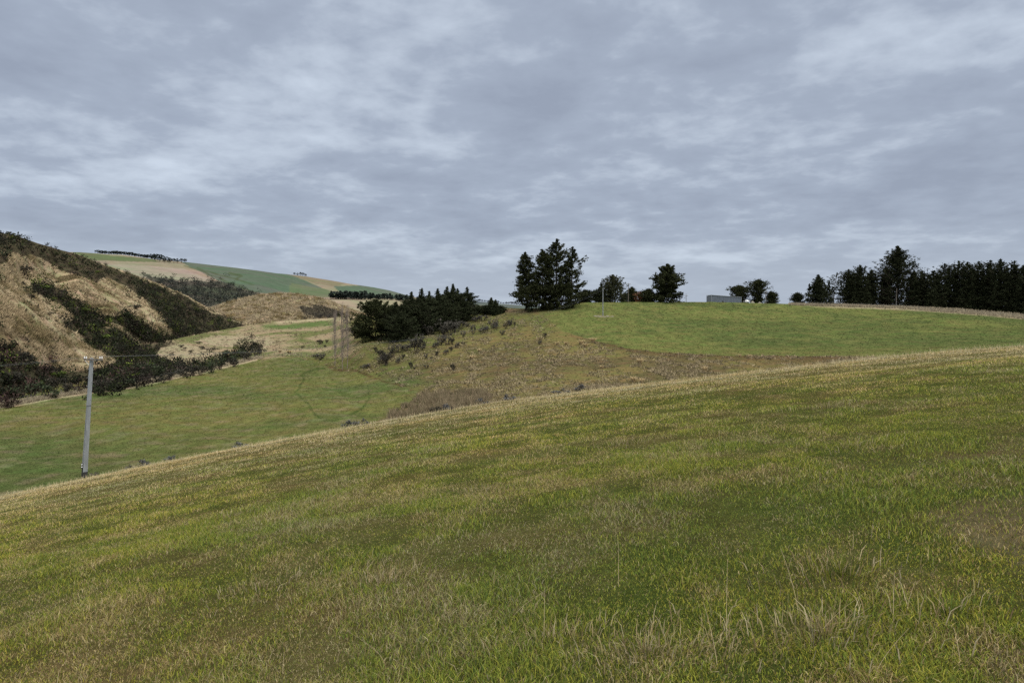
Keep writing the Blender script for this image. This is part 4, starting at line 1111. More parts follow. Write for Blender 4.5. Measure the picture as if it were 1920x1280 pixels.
# on the gully slope, surveyed one by one: (u, base v, height, width, kind, own label)
G_SH = 'dark shrub dotted over the tussock slope of the gully'
slope = [(842, 628, 24, 24, 'grey', 'large grey shrub clump just below the plantation\'s upper end'), (832, 632, 22, 20, 'dark', None), (852, 622, 18, 16, 'grey', None), (864, 616, 14, 14, 'grey', None),
         (923, 614, 15, 16, 'grey', 'rounded grey shrub on the upper slope right below the gap trees'), (907, 622, 14, 16, 'grey', None), (887, 625, 16, 8, 'grey', None), (868, 632, 12, 8, 'grey', None), (948, 615, 10, 9, 'dark', None), (957, 610, 9, 9, 'dark', None), (941, 628, 9, 9, 'grey', None), (930, 615, 12, 8, 'grey', None),
         (805, 628, 16, 12, 'grey', 'upright grey shrub at the plantation\'s foot'), (786, 645, 18, 14, 'grey', 'tall grey shrub in the middle of the slope with a darker one below'), (780, 662, 26, 18, 'dark', None), (775, 650, 14, 12, 'grey', None), (791, 656, 12, 12, 'grey', None),
         (762, 657, 14, 16, 'grey', None), (749, 660, 14, 14, 'grey', None), (733, 662, 14, 10, 'grey', None), (736, 668, 14, 10, 'dark', None), (716, 672, 18, 14, 'dark', None), (724, 684, 24, 20, 'dark', 'biggest dark shrub low on the slope above the ditch'), (718, 680, 18, 16, 'grey', None),
         (705, 659, 10, 8, 'dark', 'small black round shrub beneath the big round pine'), (756, 672, 10, 7, 'dark', None), (746, 680, 12, 8, 'grey', None), (771, 689, 12, 8, 'dark', None), (777, 693, 6, 5, 'dark', None), (685, 690, 9, 16, 'grey', None), (799, 690, 7, 8, 'grey', None), (819, 666, 9, 8, 'dark', None), (836, 663, 10, 10, 'grey', None), (846, 657, 8, 7, 'dark', None),
         (798, 672, 9, 6, 'grey', None), (809, 673, 6, 4, 'grey', None), (850, 693, 13, 9, 'dark', 'lone dark shrub on the lower tussock slope'), (826, 646, 16, 14, 'grey', None), (817, 652, 14, 12, 'grey', None), (838, 645, 14, 12, 'grey', None), (848, 644, 12, 10, 'dark', None), (857, 650, 10, 8, 'grey', None), (868, 646, 6, 6, 'grey', None),
         (1022, 634, 11, 7, 'dark', 'small dark upright shrub near the top corner of the tussock slope'), (1012, 644, 8, 7, 'grey', None), (956, 607, 7, 7, 'grey', None), (965, 612, 11, 4, 'dark', None), (712, 640, 6, 7, 'dark', None), (742, 637, 5, 7, 'dark', None), (875, 612, 8, 8, 'grey', None), (892, 602, 10, 16, 'grey', None), (905, 601, 10, 14, 'grey', None), (600, 675, 13, 14, 'grey', None), (592, 672, 9, 10, 'dark', None), (601, 644, 8, 12, 'dark', None), (613, 642, 6, 6, 'dark', None), (567, 652, 5, 5, 'dark', None), (610, 650, 5, 5, 'dark', None)]
for (u_, vb_, h_, w_, kd, lb) in slope:
    shrub(SM, u_, vb_ + 1, h_ * 1.25, w_ * 1.35, kd, lb or G_SH, 'shrubs dotted over the gully slope')
# just beyond the brow of the near slope
brow = [(270, 876, 15, 24, 'blue', 'grey-blue shrub beyond the brow, rounder one of a pair near the pole'), (244, 879, 9, 13, 'blue', 'small faint grey shrub beyond the brow between the pole and the rounder shrub'), (322, 866, 10, 30, 'blue', 'wide flat grey shrub on the brow past the round pair'),
        (452, 839, 9, 24, 'blue', 'flat grey shrub alone on the brow below the middle of the valley paddock'), (652, 800, 14, 18, 'blue', 'grey-blue shrub, first of a pair on the brow below the paddock tracks'), (676, 796, 12, 22, 'blue', 'grey-blue shrub, second and wider of the pair on the brow below the tracks'),
        (838, 772, 16, 22, 'blue', 'grey-blue shrub in front of the rush bed'), (815, 776, 15, 22, 'dark', 'dark shrub in front of the rush bed'), (902, 756, 10, 24, 'blue', 'low grey-blue shrub at the rush bed\'s far end'), (955, 749, 11, 20, 'blue', 'low grey-blue shrub on the brow past the rush bed'),
        (1088, 732, 11, 20, 'blue', 'dark grey shrub alone on the brow below the tussock slope'), (1052, 737, 7, 22, 'blue', 'flat grey shrub on the brow beside the alone dark grey one'), (176, 893, 7, 16, 'grey', 'small dull shrub at the foot of the near power pole')]
for (u_, vb_, h_, w_, kd, lb) in brow: shrub(SM, u_, vb_ + 3, h_ + 4, w_ * 1.1, kd, lb)
# front rank along the creek fence
crg = np.random.RandomState(12)
creek = [(15, 764, 30, 40, 'red', 'reddish leafless shrub low by the creek fence at the hill\'s foot'), (45, 688, 36, 46, 'dark', 'big dark round bush against the tan slope above the creek'), (60, 745, 34, 44, 'green', None), (95, 748, 30, 34, 'green', None), (110, 712, 18, 26, 'lime', 'bright lime-green bush among the dark creek scrub left of the pole'),
         (125, 742, 26, 26, 'dark', None), (100, 735, 30, 30, 'dark', None), (148, 738, 20, 28, 'red', 'red-brown leafless shrub just behind the near pole'), (20, 725, 34, 46, 'dark', None), (185, 733, 22, 30, 'dark', None), (207, 732, 16, 20, 'green', None), (235, 726, 20, 36, 'green', 'rounded olive bush on the fence line right of the pole'), (215, 716, 20, 40, 'red', 'long russet shrub behind the rounded olive bush'), (245, 705, 20, 40, 'red', None),
         (270, 698, 20, 40, 'green', 'pale grey-green bush behind the fence'), (300, 700, 18, 30, 'green', None), (268, 716, 20, 36, 'dark', None), (318, 712, 18, 24, 'dark', None), (305, 718, 12, 16, 'dark', None), (345, 700, 24, 26, 'dark', None), (362, 704, 24, 30, 'dark', None), (375, 703, 20, 20, 'dark', None), (397, 698, 28, 24, 'green', None), (412, 693, 24, 24, 'green', None), (430, 680, 28, 30, 'green', 'tall round green bush by the creek bend'), (440, 688, 20, 24, 'dark', None), (462, 676, 18, 26, 'dark', None), (480, 668, 18, 24, 'dark', None), (487, 664, 13, 13, 'dark', 'last dark bush at the end of the creek fence'), (335, 706, 16, 16, 'grey', None), (280, 690, 14, 20, 'lime', 'small lime-green bush in the creek scrub'), (452, 668, 18, 24, 'green', None), (340, 652, 7, 14, 'dark', None), (372, 645, 6, 10, 'dark', None), (358, 662, 7, 10, 'dark', None), (347, 655, 5, 8, 'dark', None), (395, 660, 9, 20, 'dark', None), (380, 655, 8, 14, 'dark', None)]
for (u_, vb_, h_, w_, kd, lb) in creek:
    on_m = vb_ > float(SM.vtop(u_)) + 2
    shrub(SM if on_m else SL, u_, vb_, h_, w_, kd, lb or 'dark bush in the front rank beside the creek', 'bushes in the front rank beside the creek', 'bush')
# bushes that stand out on the left hill
for (u_, vb_, h_, w_, kd, lb) in ((152, 588, 14, 26, 'lime', 'yellow-green bush in the gully between the tan spurs'), (192, 640, 14, 28, 'lime', 'yellow-green bush lower in the gully, by the near spur'), (278, 662, 16, 36, 'lime', 'bright green bush mass at the gully mouth'), (305, 672, 14, 30, 'lime', 'bright green bush nearest the pale flats'), (42, 516, 20, 22, 'dark', 'dark lone bush on the tan slope under the skyline scrub'), (58, 562, 12, 22, 'dark', 'dark lone bush beside the gully head'), (8, 486, 20, 26, 'green', 'dark green bush at the hill\'s edge under the skyline'), (78, 546, 12, 26, 'lime', 'olive green bush at the gully head'), (122, 552, 10, 18, 'dark', 'dark bush at the gully\'s upper lip'), (255, 580, 12, 26, 'dark', 'dark bush on the second tan spur'), (92, 594, 9, 12, 'dark', 'small dark bush alone on the near tan spur'), (185, 514, 8, 16, 'lime', 'dull yellow bush in the skyline scrub')):
    shrub(SL, u_, vb_, h_, w_, kd, lb, None, 'bush')

# --- golden tussocks that stand out on the slope
TUS = []
for s in (1, 2, 3):
    rg = np.random.RandomState(500 + s)
    nb = 170
    a = rg.rand(nb) * 6.283; r = .16 * np.sqrt(rg.rand(nb))
    b = np.stack([np.cos(a) * r, np.sin(a) * r, np.zeros(nb) - .03], -1)
    c = np.array([(.42, .32, .17), (.35, .26, .13), (.48, .38, .22)])[rg.randint(0, 3, nb)] * (.8 + .4 * rg.rand(nb, 1))
    vv, tt, qq, c_ = blades(b, .65 + .5 * rg.rand(nb), .05 + .03 * rg.rand(nb), .25 + .7 * rg.rand(nb), a, c, 2)
    o = mesh('tussock', vv, [tt, qq], M_BLADE, None, c_); TUS.append(o.data); bpy.data.objects.remove(o)
for k, (u_, vb_, h_, w_, lb) in enumerate(((1200, 683, 12, 14, 'round golden tussock alone on the lower tussock slope'), (1322, 698, 11, 11, 'golden tussock closest to the near brow at the tussock slope\'s end'), (1188, 715, 11, 14, 'golden tussock, one of two touching on the near brow'), (1203, 716, 9, 14, 'pale tussock, the flatter of two touching on the near brow'),
                                       (1045, 646, 7, 9, 'first small tussock in the row at the slope\'s top corner'), (1061, 646, 7, 9, 'second small tussock in the row at the slope\'s top corner'), (1090, 646, 9, 14, 'wide pale tussock at the row\'s end'), (1112, 643, 10, 13, 'tall pale tussock nearest the paddock edge'), (1097, 651, 8, 12, 'pale tussock just below the wide one'), (885, 673, 8, 14, 'brown round tussock in the middle of the slope'), (899, 661, 7, 9, 'small brown tussock up-slope of the brown round one'), (1387, 669, 5, 6, 'small pale tussock on the dark soil edge'), (1406, 670, 5, 7, 'second pale tussock on the dark soil edge'), (1128, 690, 6, 8, 'small tussock above the bare lower slope'), (542, 662, 5, 12, 'tussock by the valley fence end'), (525, 660, 5, 9, 'small tussock by the valley fence end'), (640, 588, 1, 1, None))):
    if lb is None: continue
    p = SM.at(np.array([float(u_)]), np.array([float(vb_)]))[0]
    o = bpy.data.objects.new('tussock', TUS[k % 3]); COL.objects.link(o)
    o.location = tuple(p); w = w_ * 1.2 * p[1] / F; h = h_ * 1.15 * p[1] / F
    o.scale = (w * .75, w * .75, h); o.rotation_euler = (0, 0, k * 1.3)
    tag(o, lb, 'tussock', 'golden tussocks on the gully slope')

# --- rush bed
rg = np.random.RandomState(9)
u, v = sample_uv(rg, 9000, 715, 930, 722, 790)
k = inpoly(u, v, [(730, 788), (735, 772), (760, 758), (790, 745), (800, 735), (840, 735), (905, 738), (925, 746), (900, 762), (820, 775), (780, 785)])
u, v = u[k], v[k]
P6 = SM.at(u, v)
cl = sstep(.42, .58, fbm(P6[:, 0] / 1.5, P6[:, 1] / 3.0, 2, 181))
k = rg.rand(len(u)) < .12 + .88 * cl
P6, cl = P6[k], cl[k]
pal = np.array([(.165, .125, .080), (.12, .095, .055), (.10, .088, .048), (.22, .175, .11)])
R6 = tufts(P6, .45 + .75 * cl * rg.rand(len(P6)), .0010 * P6[:, 1], pal[rg.randint(0, 4, len(P6))], 10, rg, .4, .45, .25)
tag(mesh('rush_bed', R6[0], R6[1], M_BLADE, None, R6[3]), 'brown rushes in the wet bottom of the gully', 'rushes', kind='stuff')

# ------------------------------------------------------------------ fences


def fence(name, pts, label, step=1, wires=4, hgt=1.05, thick=.10):
    pts = np.asarray(pts)
    root = empty(name, tuple(pts[0]), label, 'fence')
    o0 = pts[0]
    rg = np.random.RandomState(len(pts))
    for k, p in enumerate(pts):
        g = Geo(); q = p - o0
        lx, ly = rg.randn(2) * .03
        g.tube([(q[0], q[1], q[2] - .4), (q[0] + lx, q[1] + ly, q[2] + hgt + .06 * rg.randn())], [thick * .55, thick * .5], 7)
        g.build('post', M_TIMBER, root)
    for w in range(wires):
        g = Geo()
        g.tube(pts - o0 + np.array([0, 0, hgt * (.25 + .7 * w / (wires - 1))]), .008, 4)
        g.build('wire', M_WIRE, root)
    return root


uu = np.array([-60, -20, 18, 52, 84, 115, 144, 172, 199, 225, 250, 274, 297, 319, 340, 360, 378, 396, 412, 428, 443, 457, 470, 482, 490.0])
fence('creek_fence', SM.at(uu, np.interp(uu, [-300, 0, 120, 240, 360, 480, 490], [795, 762, 743, 724, 701, 672, 668])), 'post and wire fence along the creek side of the valley paddock')
uu = np.linspace(494, 606, 12)
fence('valley_fence', SM.at(uu, np.interp(uu, [490, 540, 606], [668.5, 667, 670])), 'short post and wire fence crossing the head of the valley paddock')
uu = np.concatenate([np.arange(1480, 2060, 22.0)])
fence('crest_fence', SM.at(uu, SM.vtop(uu) + 1.5 + 4.5 * sstep(1500, 1900, uu)), 'post and wire fence in pale grass in front of the shelterbelt', hgt=1.1, thick=.12)

# ------------------------------------------------------------------ power poles
base = SM.at(np.array([158.0]), np.array([896.0]))[0]
Yp = base[1]
pxm = Yp / F
H1 = (896 - 672) * pxm
pole = empty('power_pole', tuple(base), 'near grey concrete power pole with crossarm, leaning at the edge of the valley paddock', 'power pole')
LX = 14 * pxm                        # the lean
rz = rad(52)
wz = lambda f: (.40 - .15 * f)
cz = lambda f: (LX * f, 0, H1 * f)


def slab(g, f0, f1, ox, oy, sx, sy):
    """a tapered piece of the shaft between two fractions of its height, offset in the shaft's own axes"""
    ends = []
    for f in (f0, f1):
        s = wz(f); c = cz(f)
        ends.append((c[0] + (ox * math.cos(rz) - oy * math.sin(rz)) * s, c[1] + (ox * math.sin(rz) + oy * math.cos(rz)) * s, c[2], s * sx, s * sy))
    a, b = ends
    g.frustum(a[:3], b[:3], a[3], a[4], b[3], b[4], rz)


g = Geo(); slab(g, .605, 1.0, 0, 0, .84, .88); g.build('upper_shaft', M_CONC, pole)
g = Geo(); slab(g, -.03, .60, 0, .31, .84, .20); slab(g, -.03, .60, 0, -.31, .84, .20); g.build('flange', M_CONC, pole)
g = Geo(); slab(g, -.03, .60, 0, 0, .26, .416); g.build('web', M_CONCD, pole)  # darker concrete puts the shade of the recess into the web's colour
g = Geo(); slab(g, .60, .6045, 0, 0, .94, .96); g.build('collar', M_CONCD, pole)
g = Geo(); slab(g, -.02, .05, 0, -.31, .87, .225); slab(g, -.02, .085, .0, .31, .87, .225); g.build('damp_foot', M_DAMP, pole)
# number plate with two white marks, on the camera side
f_ = .105
c = np.array(cz(f_)) + np.array([-.10, -.24, 0])
pl = Geo(); pl.box((c[0], c[1], c[2]), (.13, .02, .42), 0.0)
plate = pl.build('plate', M_BLACK, pole)
for dz in (.10, -.10):
    g = Geo(); g.tube([(c[0], c[1] - .011, c[2] + dz), (c[0], c[1] - .018, c[2] + dz)], [.055, .055], 10); g.build('white_mark', M_WHITE, plate)
# crossarm
topc = np.array(cz(.985))
AX = np.array([math.cos(rad(-8)), math.sin(rad(-8)), -.02])
arm0 = topc - AX * 12 * pxm * 1.0 + np.array([0, -.22, .0]); arm1 = topc + AX * 25 * pxm * 1.0 + np.array([0, -.22, .0])
arm0 = topc + np.array([-11 * pxm, -.20, .05]); arm1 = topc + np.array([24 * pxm, -.26, -.02])
g = Geo(); mid = (arm0 + arm1) / 2
g.box(tuple(mid), (np.linalg.norm(arm1 - arm0), .10, .11), math.atan2(arm1[1] - arm0[1], arm1[0] - arm0[0]))
arm = g.build('crossarm', M_TIMBER, pole)
ins_pts = []
for f in (.02, .12, .86, .97):
    p = arm0 + (arm1 - arm0) * f
    g = Geo()
    g.tube([(p[0], p[1], mid[2] + .05), (p[0], p[1], mid[2] + .12), (p[0], p[1], mid[2] + .121), (p[0], p[1], mid[2] + .17), (p[0], p[1], mid[2] + .18), (p[0], p[1], mid[2] + .25), (p[0], p[1], mid[2] + .27)],
           [.014, .014, .055, .05, .035, .04, .02], 10)
    g.build('insulator', M_PORC, arm)
    ins_pts.append(np.array(base) + np.array([p[0], p[1], mid[2] + .25]))
for sgn in (-1, 1):
    a = topc + np.array([sgn * .42, -.24, -.03]); b = np.array(cz(.945)) + np.array([sgn * .10, -.20, 0])
    g = Geo(); g.tube([tuple(a), tuple(b)], [.018, .018], 4); g.build('brace', M_STEEL, pole)
for k in range(9):
    f = .62 + .036 * k
    cc_ = np.array(cz(f)); sg = 1 if k % 2 else -1
    g = Geo(); g.tube([(cc_[0] + sg * wz(f) * .40, cc_[1] - .05, cc_[2]), (cc_[0] + sg * (wz(f) * .40 + .13), cc_[1] - .09, cc_[2]), (cc_[0] + sg * (wz(f) * .40 + .13), cc_[1] - .09, cc_[2] + .04)], [.012, .012, .012], 5)
    g.build('step_bolt', M_STEEL, pole)


def small_pole(p, h, r, label, mat, arm_w=0.0, lean=0.0):
    root = empty('power_pole', tuple(p), label, 'power pole')
    g = Geo(); g.tube([(0, 0, -.8), (lean * h * .5, 0, h * .5), (lean * h, 0, h)], [r, r * .85, r * .65], 8); g.build('shaft', mat, root)
    if arm_w:
        g = Geo(); g.box((lean * h, -.2, h * .955), (arm_w, .10, .12)); ar = g.build('crossarm', M_TIMBER, root)
        for s in (-.46, -.2, .2, .46):
            x = lean * h + s * arm_w
            g = Geo(); g.tube([(x, -.2, h * .955 + .055), (x, -.2, h * .955 + .12), (x, -.2, h * .955 + .121), (x, -.2, h * .955 + .25)], [.02, .02, .07, .045], 7); g.build('insulator', M_PORC, ar)
    return root


p2 = SM.at(np.array([1130.5]), np.array([592.0]))[0]
h2 = (592 - 540) / F * p2[1]
pr = small_pole(p2, h2, .15, 'pale pole without a crossarm standing in the green hill paddock', M_CONC)
g = Geo(); g.tube([(.06, -.23, .2), (.06, -.22, h2 * .95)], [.035, .035], 6); g.build('cable_pipe', M_STEEL, pr)
g = Geo(); g.box((0, -.26, 1.0), (.22, .14, .40)); g.build('meter_box', M_STEEL, pr)
# worn ring of bare ground and stones at its foot
rg = np.random.RandomState(4)
n = 26
a = np.arange(n) / n * 6.283
r = .8 + .22 * rg.randn(n)
uu = 1132 + 19 * np.cos(a) * r; vv = 593.2 + 2.0 * np.sin(a) * r
ring = SM.at(uu, vv) + np.array([0, 0, .03]); cen = SM.at(np.array([1132.0]), np.array([593.2])) + np.array([0, 0, .06])
o = mesh('bare_ground', np.vstack([ring, cen]), np.array([(k_, (k_ + 1) % n, n) for k_ in range(n)]), M_SOIL, None, None, True); tag(o, kind='structure')
for k, (u_, v_, s) in enumerate(((1116, 592.8, .5), (1124, 594, .35), (1139, 592.6, .42), (1148, 593.4, .35), (1134, 595, .3), (1121, 592, .28))):
    p = SM.at(np.array([float(u_)]), np.array([float(v_)]))[0]
    rs = np.random.RandomState(600 + k)
    g = Geo()
    th = np.arange(9) / 9 * 6.283
    vs = [(0, 0, s * .55)]
    for lv, rr in ((.42, .6), (.15, 1.0), (-.2, .9)):
        for t in th: vs.append((math.cos(t) * s * rr * (1 + .2 * rs.randn()), math.sin(t) * s * rr * (1 + .2 * rs.randn()), s * lv))
    tri = [(0, 1 + k_, 1 + (k_ + 1) % 9) for k_ in range(9)]
    qd = [(1 + l * 9 + k_, 10 + l * 9 + k_, 10 + l * 9 + (k_ + 1) % 9, 1 + l * 9 + (k_ + 1) % 9) for l in range(2) for k_ in range(9)]
    g.add(vs, tri, qd)
    o = g.build('stone', M_STONE); o.location = tuple(p); tag(o, 'pale stone lying around the foot of the pole in the green paddock', 'stone', 'stones around the paddock pole')


def behind_pole(u, dy, vt, r, label, mat, arm, lean=0.0):
    p = SM.behind(np.array([float(u)]), dy)[0]
    return p, small_pole(p, (V0 - vt) / F * p[1] - p[2], r, label, mat, arm, lean)


p3, _ = behind_pole(1178, 6, 531, .15, 'thin crossarm pole on the crest between two conifers', M_TIMBER, 1.7)
p4, _ = behind_pole(1286.5, 40, 553, .14, 'distant crossarm pole showing just above the crest beside the lone pine', M_TIMBER, 1.6)
p5, _ = behind_pole(1436, 20, 546, .14, 'pole standing before the round-headed pine near the shed', M_TIMBER, 1.2)
p6 = SM.at(np.array([1677.0]), np.array([574.0]))[0]
small_pole(p6 + np.array([0, -1, 0]), (574 - 541) / F * p6[1], .13, 'bare weathered pole standing before the tall ragged conifer', M_TIMBER, 0, .05)


def wire(a, b, sag, label, group):
    a = np.array(a); b = np.array(b)
    t = np.linspace(0, 1, 24)[:, None]
    pts = a + (b - a) * t; pts[:, 2] -= (4 * sag * t * (1 - t))[:, 0]
    g = Geo(); g.tube(pts, .006, 4)
    return tag(g.build('power_line', M_WIRE), label, 'power line', group)


top2 = p2 + np.array([0, 0, h2 - .2])
for k in (1, 2):
    wire(ins_pts[k], top2 + np.array([(.25 if k == 2 else -.25), 0, -.15 * k]), 4.2, 'thin power line strung from the near pole to the pole in the green paddock', 'power lines between the near pole and the hill')
    wire(ins_pts[k], ins_pts[k] + np.array([-75, 12, .5]), 2.2, 'thin power line running from the near pole out past the left hill', 'power lines leaving the near pole')
wire(p3 + np.array([-.6, -.2, 7.6]), top2, 1.0, 'thin power line between the green paddock pole and the crest pole', None)

# ------------------------------------------------------------------ shed and pale buildings
ps = SM.behind(np.array([1362.0]), 26)[0]
Ys = ps[1]; m_ = Ys / F
w_sh = 55 * m_; zt = lambda vv_: (V0 - vv_) * m_ - ps[2]
shed = empty('farm_shed', tuple(ps), 'grey corrugated metal shed with sloping roof on the hill crest', 'shed')
hl, hr = zt(553.5), zt(557.5)
dep = 7.0
# corrugated front wall
nx = 120
xs = np.linspace(-w_sh / 2, w_sh / 2, nx); dz = .035 * np.sign(np.sin(np.arange(nx) * 1.25))
hh = hl + (hr - hl) * (xs + w_sh / 2) / w_sh
vt_ = np.stack([xs, dz, hh], -1); vb_ = np.stack([xs, dz, np.full(nx, -1.0)], -1)
vv = np.vstack([vb_, vt_])
q = np.array([(k_, k_ + 1, nx + k_ + 1, nx + k_) for k_ in range(nx - 1)])
mesh('front_wall', vv, q, M_SHED, shed)
for nm, x in (('side_wall', -w_sh / 2 - .045), ('side_wall', w_sh / 2 + .045)):
    hgt_ = hl if x < 0 else hr
    g = Geo(); g.box((x, dep / 2 + .06, (hgt_ - 1) / 2 - .05), (.06, dep, hgt_ + 1 - .15)); g.build(nm, M_SHED, shed)
g = Geo(); g.box((0, dep + .1, (hr - 1) / 2 - .05), (w_sh, .06, hr + .9)); g.build('back_wall', M_SHED, shed)
g = Geo()
v_ = [(-w_sh / 2 - .15, -.2, hl + .03), (w_sh / 2 + .15, -.2, hr + .03), (w_sh / 2 + .15, dep + .2, hr + .03), (-w_sh / 2 - .15, dep + .2, hl + .03)]
v_ += [(a_[0], a_[1], a_[2] + .14) for a_ in v_]
g.add(v_, None, [(3, 2, 1, 0), (4, 5, 6, 7), (0, 1, 5, 4), (1, 2, 6, 5), (2, 3, 7, 6), (3, 0, 4, 7)]); g.build('roof', M_ROOF, shed)
for x in (-w_sh / 2 - .09, w_sh / 2 + .09):
    g = Geo(); g.box((x, -.08, ((hl if x < 0 else hr) - 1) / 2), (.1, .08, (hl if x < 0 else hr) + .96)); g.build('corner_flashing', M_ROOF, shed)
xo = (1355.5 - 1362) * m_
g = Geo(); g.box((xo, -.055, zt(565.5)), (.42, .05, .55)); g.build('opening_shade_panel', M_BLACK, shed)  # black panel on the wall paints the dark inside of an opening
# the low pale roof beside it
pb = SM.behind(np.array([1396.0]), 40)[0]; mb = pb[1] / F
hut = empty('low_building', tuple(pb), 'low building with a pale roof just showing beside the grey shed', 'building')
wb = 17 * mb; hb = (V0 - 562) * mb - pb[2]
g = Geo(); g.box((0, 2.0, (hb - .9) / 2 - .2), (wb, 4, hb - .4)); g.build('wall', M_PALE, hut)
g = Geo()
v_ = [(-wb / 2 - .2, -.3, hb - .75), (wb / 2 + .2, -.3, hb - .75), (wb / 2 + .2, 4.3, hb - .75), (-wb / 2 - .2, 4.3, hb - .75), (-wb / 2 - .2, 2, hb), (wb / 2 + .2, 2, hb)]
g.add(v_, [(0, 4, 3), (1, 2, 5)], [(0, 1, 5, 4), (2, 3, 4, 5), (3, 2, 1, 0)]); g.build('roof', M_PALE, hut)
# heaps of pale stone beyond the crest
for k, (u_, vt_, w_) in enumerate(((1411, 563.5, 16), (1424, 565.5, 18), (1434, 566.5, 12))):
    p = SM.behind(np.array([float(u_)]), 30)[0]; mm = p[1] / F
    hh_ = (V0 - vt_) * mm - p[2]; rr = w_ * .5 * mm
    rs = np.random.RandomState(700 + k); th = np.arange(14) / 14 * 6.283
    vs = [(0, 0, hh_)]
    for lv, q_ in ((.8, .35), (.45, .7), (-.1, 1.05)):
        for t in th: vs.append((math.cos(t) * rr * q_ * (1 + .12 * rs.randn()), math.sin(t) * rr * q_ * (1 + .12 * rs.randn()), hh_ * lv * (1 + .08 * rs.randn())))
    tri = [(0, 1 + k_, 1 + (k_ + 1) % 14) for k_ in range(14)]
    qd = [(1 + l * 14 + k_, 15 + l * 14 + k_, 15 + l * 14 + (k_ + 1) % 14, 1 + l * 14 + (k_ + 1) % 14) for l in range(2) for k_ in range(14)]
    g = Geo(); g.add(vs, tri, qd)
    o = g.build('stone_heap', M_STONE); o.location = tuple(p)
    tag(o, ('largest pale stone heap on the crest beside the low building', 'middle pale stone heap on the crest', 'smallest pale stone heap on the crest by the pole')[k], 'heap')

# ------------------------------------------------------------------ sky, light, camera
SUN_EL, SUN_AZ = 48.0, 150.0          # degrees; azimuth clockwise from +Y
w = bpy.data.worlds.new('World'); scene.world = w; w.use_nodes = True
nt = w.node_tree; L = nt.links.new
for n_ in list(nt.nodes): nt.nodes.remove(n_)
out = N(nt, 'ShaderNodeOutputWorld')
sky = N(nt, 'ShaderNodeTexSky', sky_type='NISHITA', sun_disc=False)
sky.sun_elevation = rad(SUN_EL); sky.sun_rotation = rad(SUN_AZ); sky.air_density = 1.0; sky.dust_density = 2.0
bg1 = N(nt, 'ShaderNodeBackground', Strength=0.08); L(sky.outputs[0], bg1.inputs['Color'])
tc = N(nt, 'ShaderNodeTexCoord')
sp = N(nt, 'ShaderNodeSeparateXYZ'); L(tc.outputs['Generated'], sp.inputs[0])


def Mth(op, a, b=None, clamp=False):
    n_ = N(nt, 'ShaderNodeMath', operation=op); n_.use_clamp = clamp
    for k_, x in enumerate((a, b)):
        if x is None: continue
        if isinstance(x, (int, float)): n_.inputs[k_].default_value = x
        else: L(x, n_.inputs[k_])
    return n_.outputs[0]


zc = Mth('ADD', Mth('MAXIMUM', sp.outputs['Z'], 0.0), 0.17)
cb = N(nt, 'ShaderNodeCombineXYZ'); L(Mth('DIVIDE', sp.outputs['X'], zc), cb.inputs[0]); L(Mth('DIVIDE', sp.outputs['Y'], zc), cb.inputs[1])


def cloud(scale, det, rough, dist, off, rot=0.0, sx=1.0, sy=1.0):
    mp = N(nt, 'ShaderNodeMapping'); mp.inputs['Location'].default_value = off; mp.inputs['Rotation'].default_value = (0, 0, rot); mp.inputs['Scale'].default_value = (sx, sy, 1)
    L(cb.outputs[0], mp.inputs['Vector'])
    n_ = N(nt, 'ShaderNodeTexNoise', Scale=scale, Detail=det, Roughness=rough, Distortion=dist); L(mp.outputs['Vector'], n_.inputs['Vector'])
    return n_.outputs['Fac']


c1 = cloud(1.0, 5.0, .5, .2, (3.1, 1.7, 0), rad(-25), .85, 1.1)
c2 = cloud(2.7, 9.0, .55, .2, (7.7, 4.2, 0), rad(-25), 1.0, 1.0)
c3 = cloud(8.0, 8.0, .55, .15, (1.7, 9.2, 0), rad(20), 1.0, 1.0)
mixn = Mth('ADD', Mth('ADD', Mth('MULTIPLY', c1, .42), Mth('MULTIPLY', c2, .39)), Mth('MULTIPLY', c3, .19))
cr = N(nt, 'ShaderNodeValToRGB')
el = cr.color_ramp.elements
el[0].position = .385; el[0].color = (.262, .302, .382, 1)
el[1].position = .65; el[1].color = (.505, .570, .662, 1)
e = el.new(.50); e.color = (.314, .362, .448, 1)
e = el.new(.56); e.color = (.400, .455, .542, 1)
L(mixn, cr.inputs['Fac'])
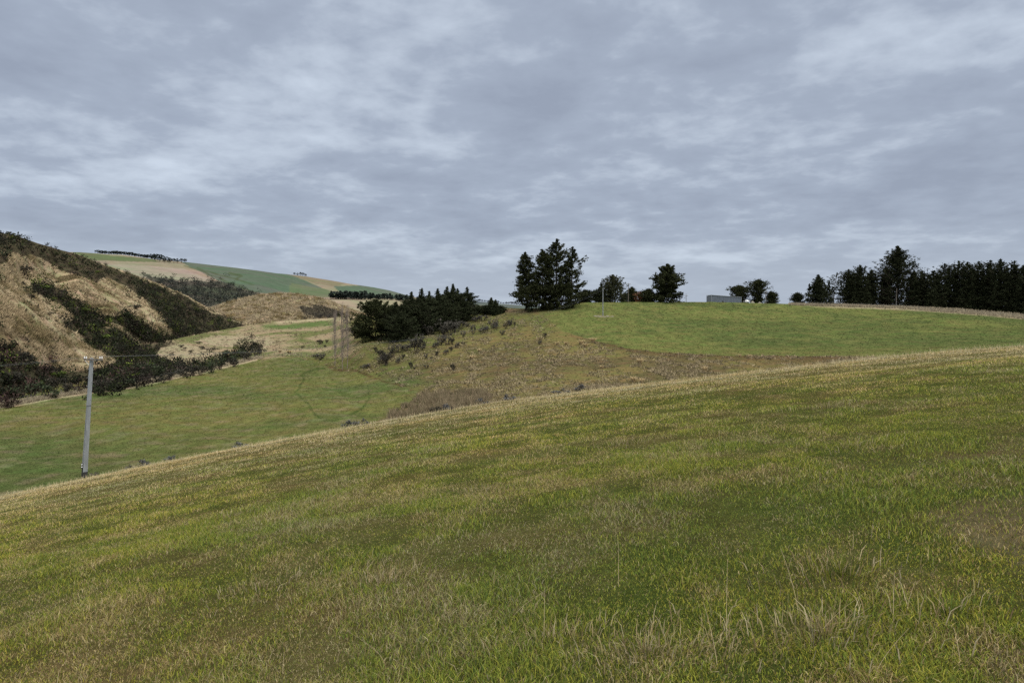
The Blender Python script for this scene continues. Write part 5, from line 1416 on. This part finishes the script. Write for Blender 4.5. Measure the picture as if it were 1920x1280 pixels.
# an overcast sky is brightest overhead
zen = N(nt, 'ShaderNodeMapRange', interpolation_type='SMOOTHSTEP')
for k_, x in (('From Min', .40), ('From Max', .95), ('To Min', 1.0), ('To Max', 5.5)): zen.inputs[k_].default_value = x
L(sp.outputs['Z'], zen.inputs['Value'])
hz = N(nt, 'ShaderNodeMapRange', interpolation_type='SMOOTHSTEP')
for k_, x in (('From Min', .0), ('From Max', .14), ('To Min', 1.0), ('To Max', .0)): hz.inputs[k_].default_value = x
L(sp.outputs['Z'], hz.inputs['Value'])
mx = N(nt, 'ShaderNodeMix', data_type='RGBA'); L(Mth('MULTIPLY', hz.outputs['Result'], .65), mx.inputs['Factor'])
L(cr.outputs['Color'], mx.inputs['A']); mx.inputs['B'].default_value = (.395, .450, .530, 1)
mz = N(nt, 'ShaderNodeMix', data_type='RGBA'); zf = N(nt, 'ShaderNodeMapRange', interpolation_type='SMOOTHSTEP'); zf.inputs['From Min'].default_value = .42; zf.inputs['From Max'].default_value = .8
L(sp.outputs['Z'], zf.inputs['Value']); L(Mth('MULTIPLY', zf.outputs['Result'], .85), mz.inputs['Factor']); L(mx.outputs['Result'], mz.inputs['A']); mz.inputs['B'].default_value = (.455, .44, .41, 1)
bg2 = N(nt, 'ShaderNodeBackground'); L(mz.outputs['Result'], bg2.inputs['Color']); L(zen.outputs['Result'], bg2.inputs['Strength'])
ms = N(nt, 'ShaderNodeMixShader', Fac=.94); L(bg1.outputs[0], ms.inputs[1]); L(bg2.outputs[0], ms.inputs[2]); L(ms.outputs[0], out.inputs['Surface'])

sd = bpy.data.lights.new('overcast_sun', 'SUN'); sd.energy = 1.5; sd.angle = rad(35); sd.color = (1.0, .97, .92)
so = bpy.data.objects.new('overcast_sun', sd); COL.objects.link(so)
so.rotation_euler = (rad(90 - SUN_EL), 0, rad(180 - SUN_AZ))
so.location = (0, -20, 60)

cam = bpy.data.cameras.new('camera'); cam.sensor_width = 36; cam.lens = 36 * F / 1920; cam.shift_y = -(640 - V0) / 1920
cam.clip_start = .05; cam.clip_end = 40000
co = bpy.data.objects.new('camera', cam); COL.objects.link(co); co.rotation_euler = (rad(90), 0, 0); co.location = (0, 0, 0)
scene.camera = co

scene.render.engine = 'CYCLES'
scene.cycles.use_denoising = False
scene.cycles.max_bounces = 5; scene.cycles.diffuse_bounces = 3; scene.cycles.transmission_bounces = 2
vs_ = scene.view_settings
vs_.view_transform = 'Standard'; vs_.look = 'None'; vs_.exposure = 0.3; vs_.gamma = 1.0
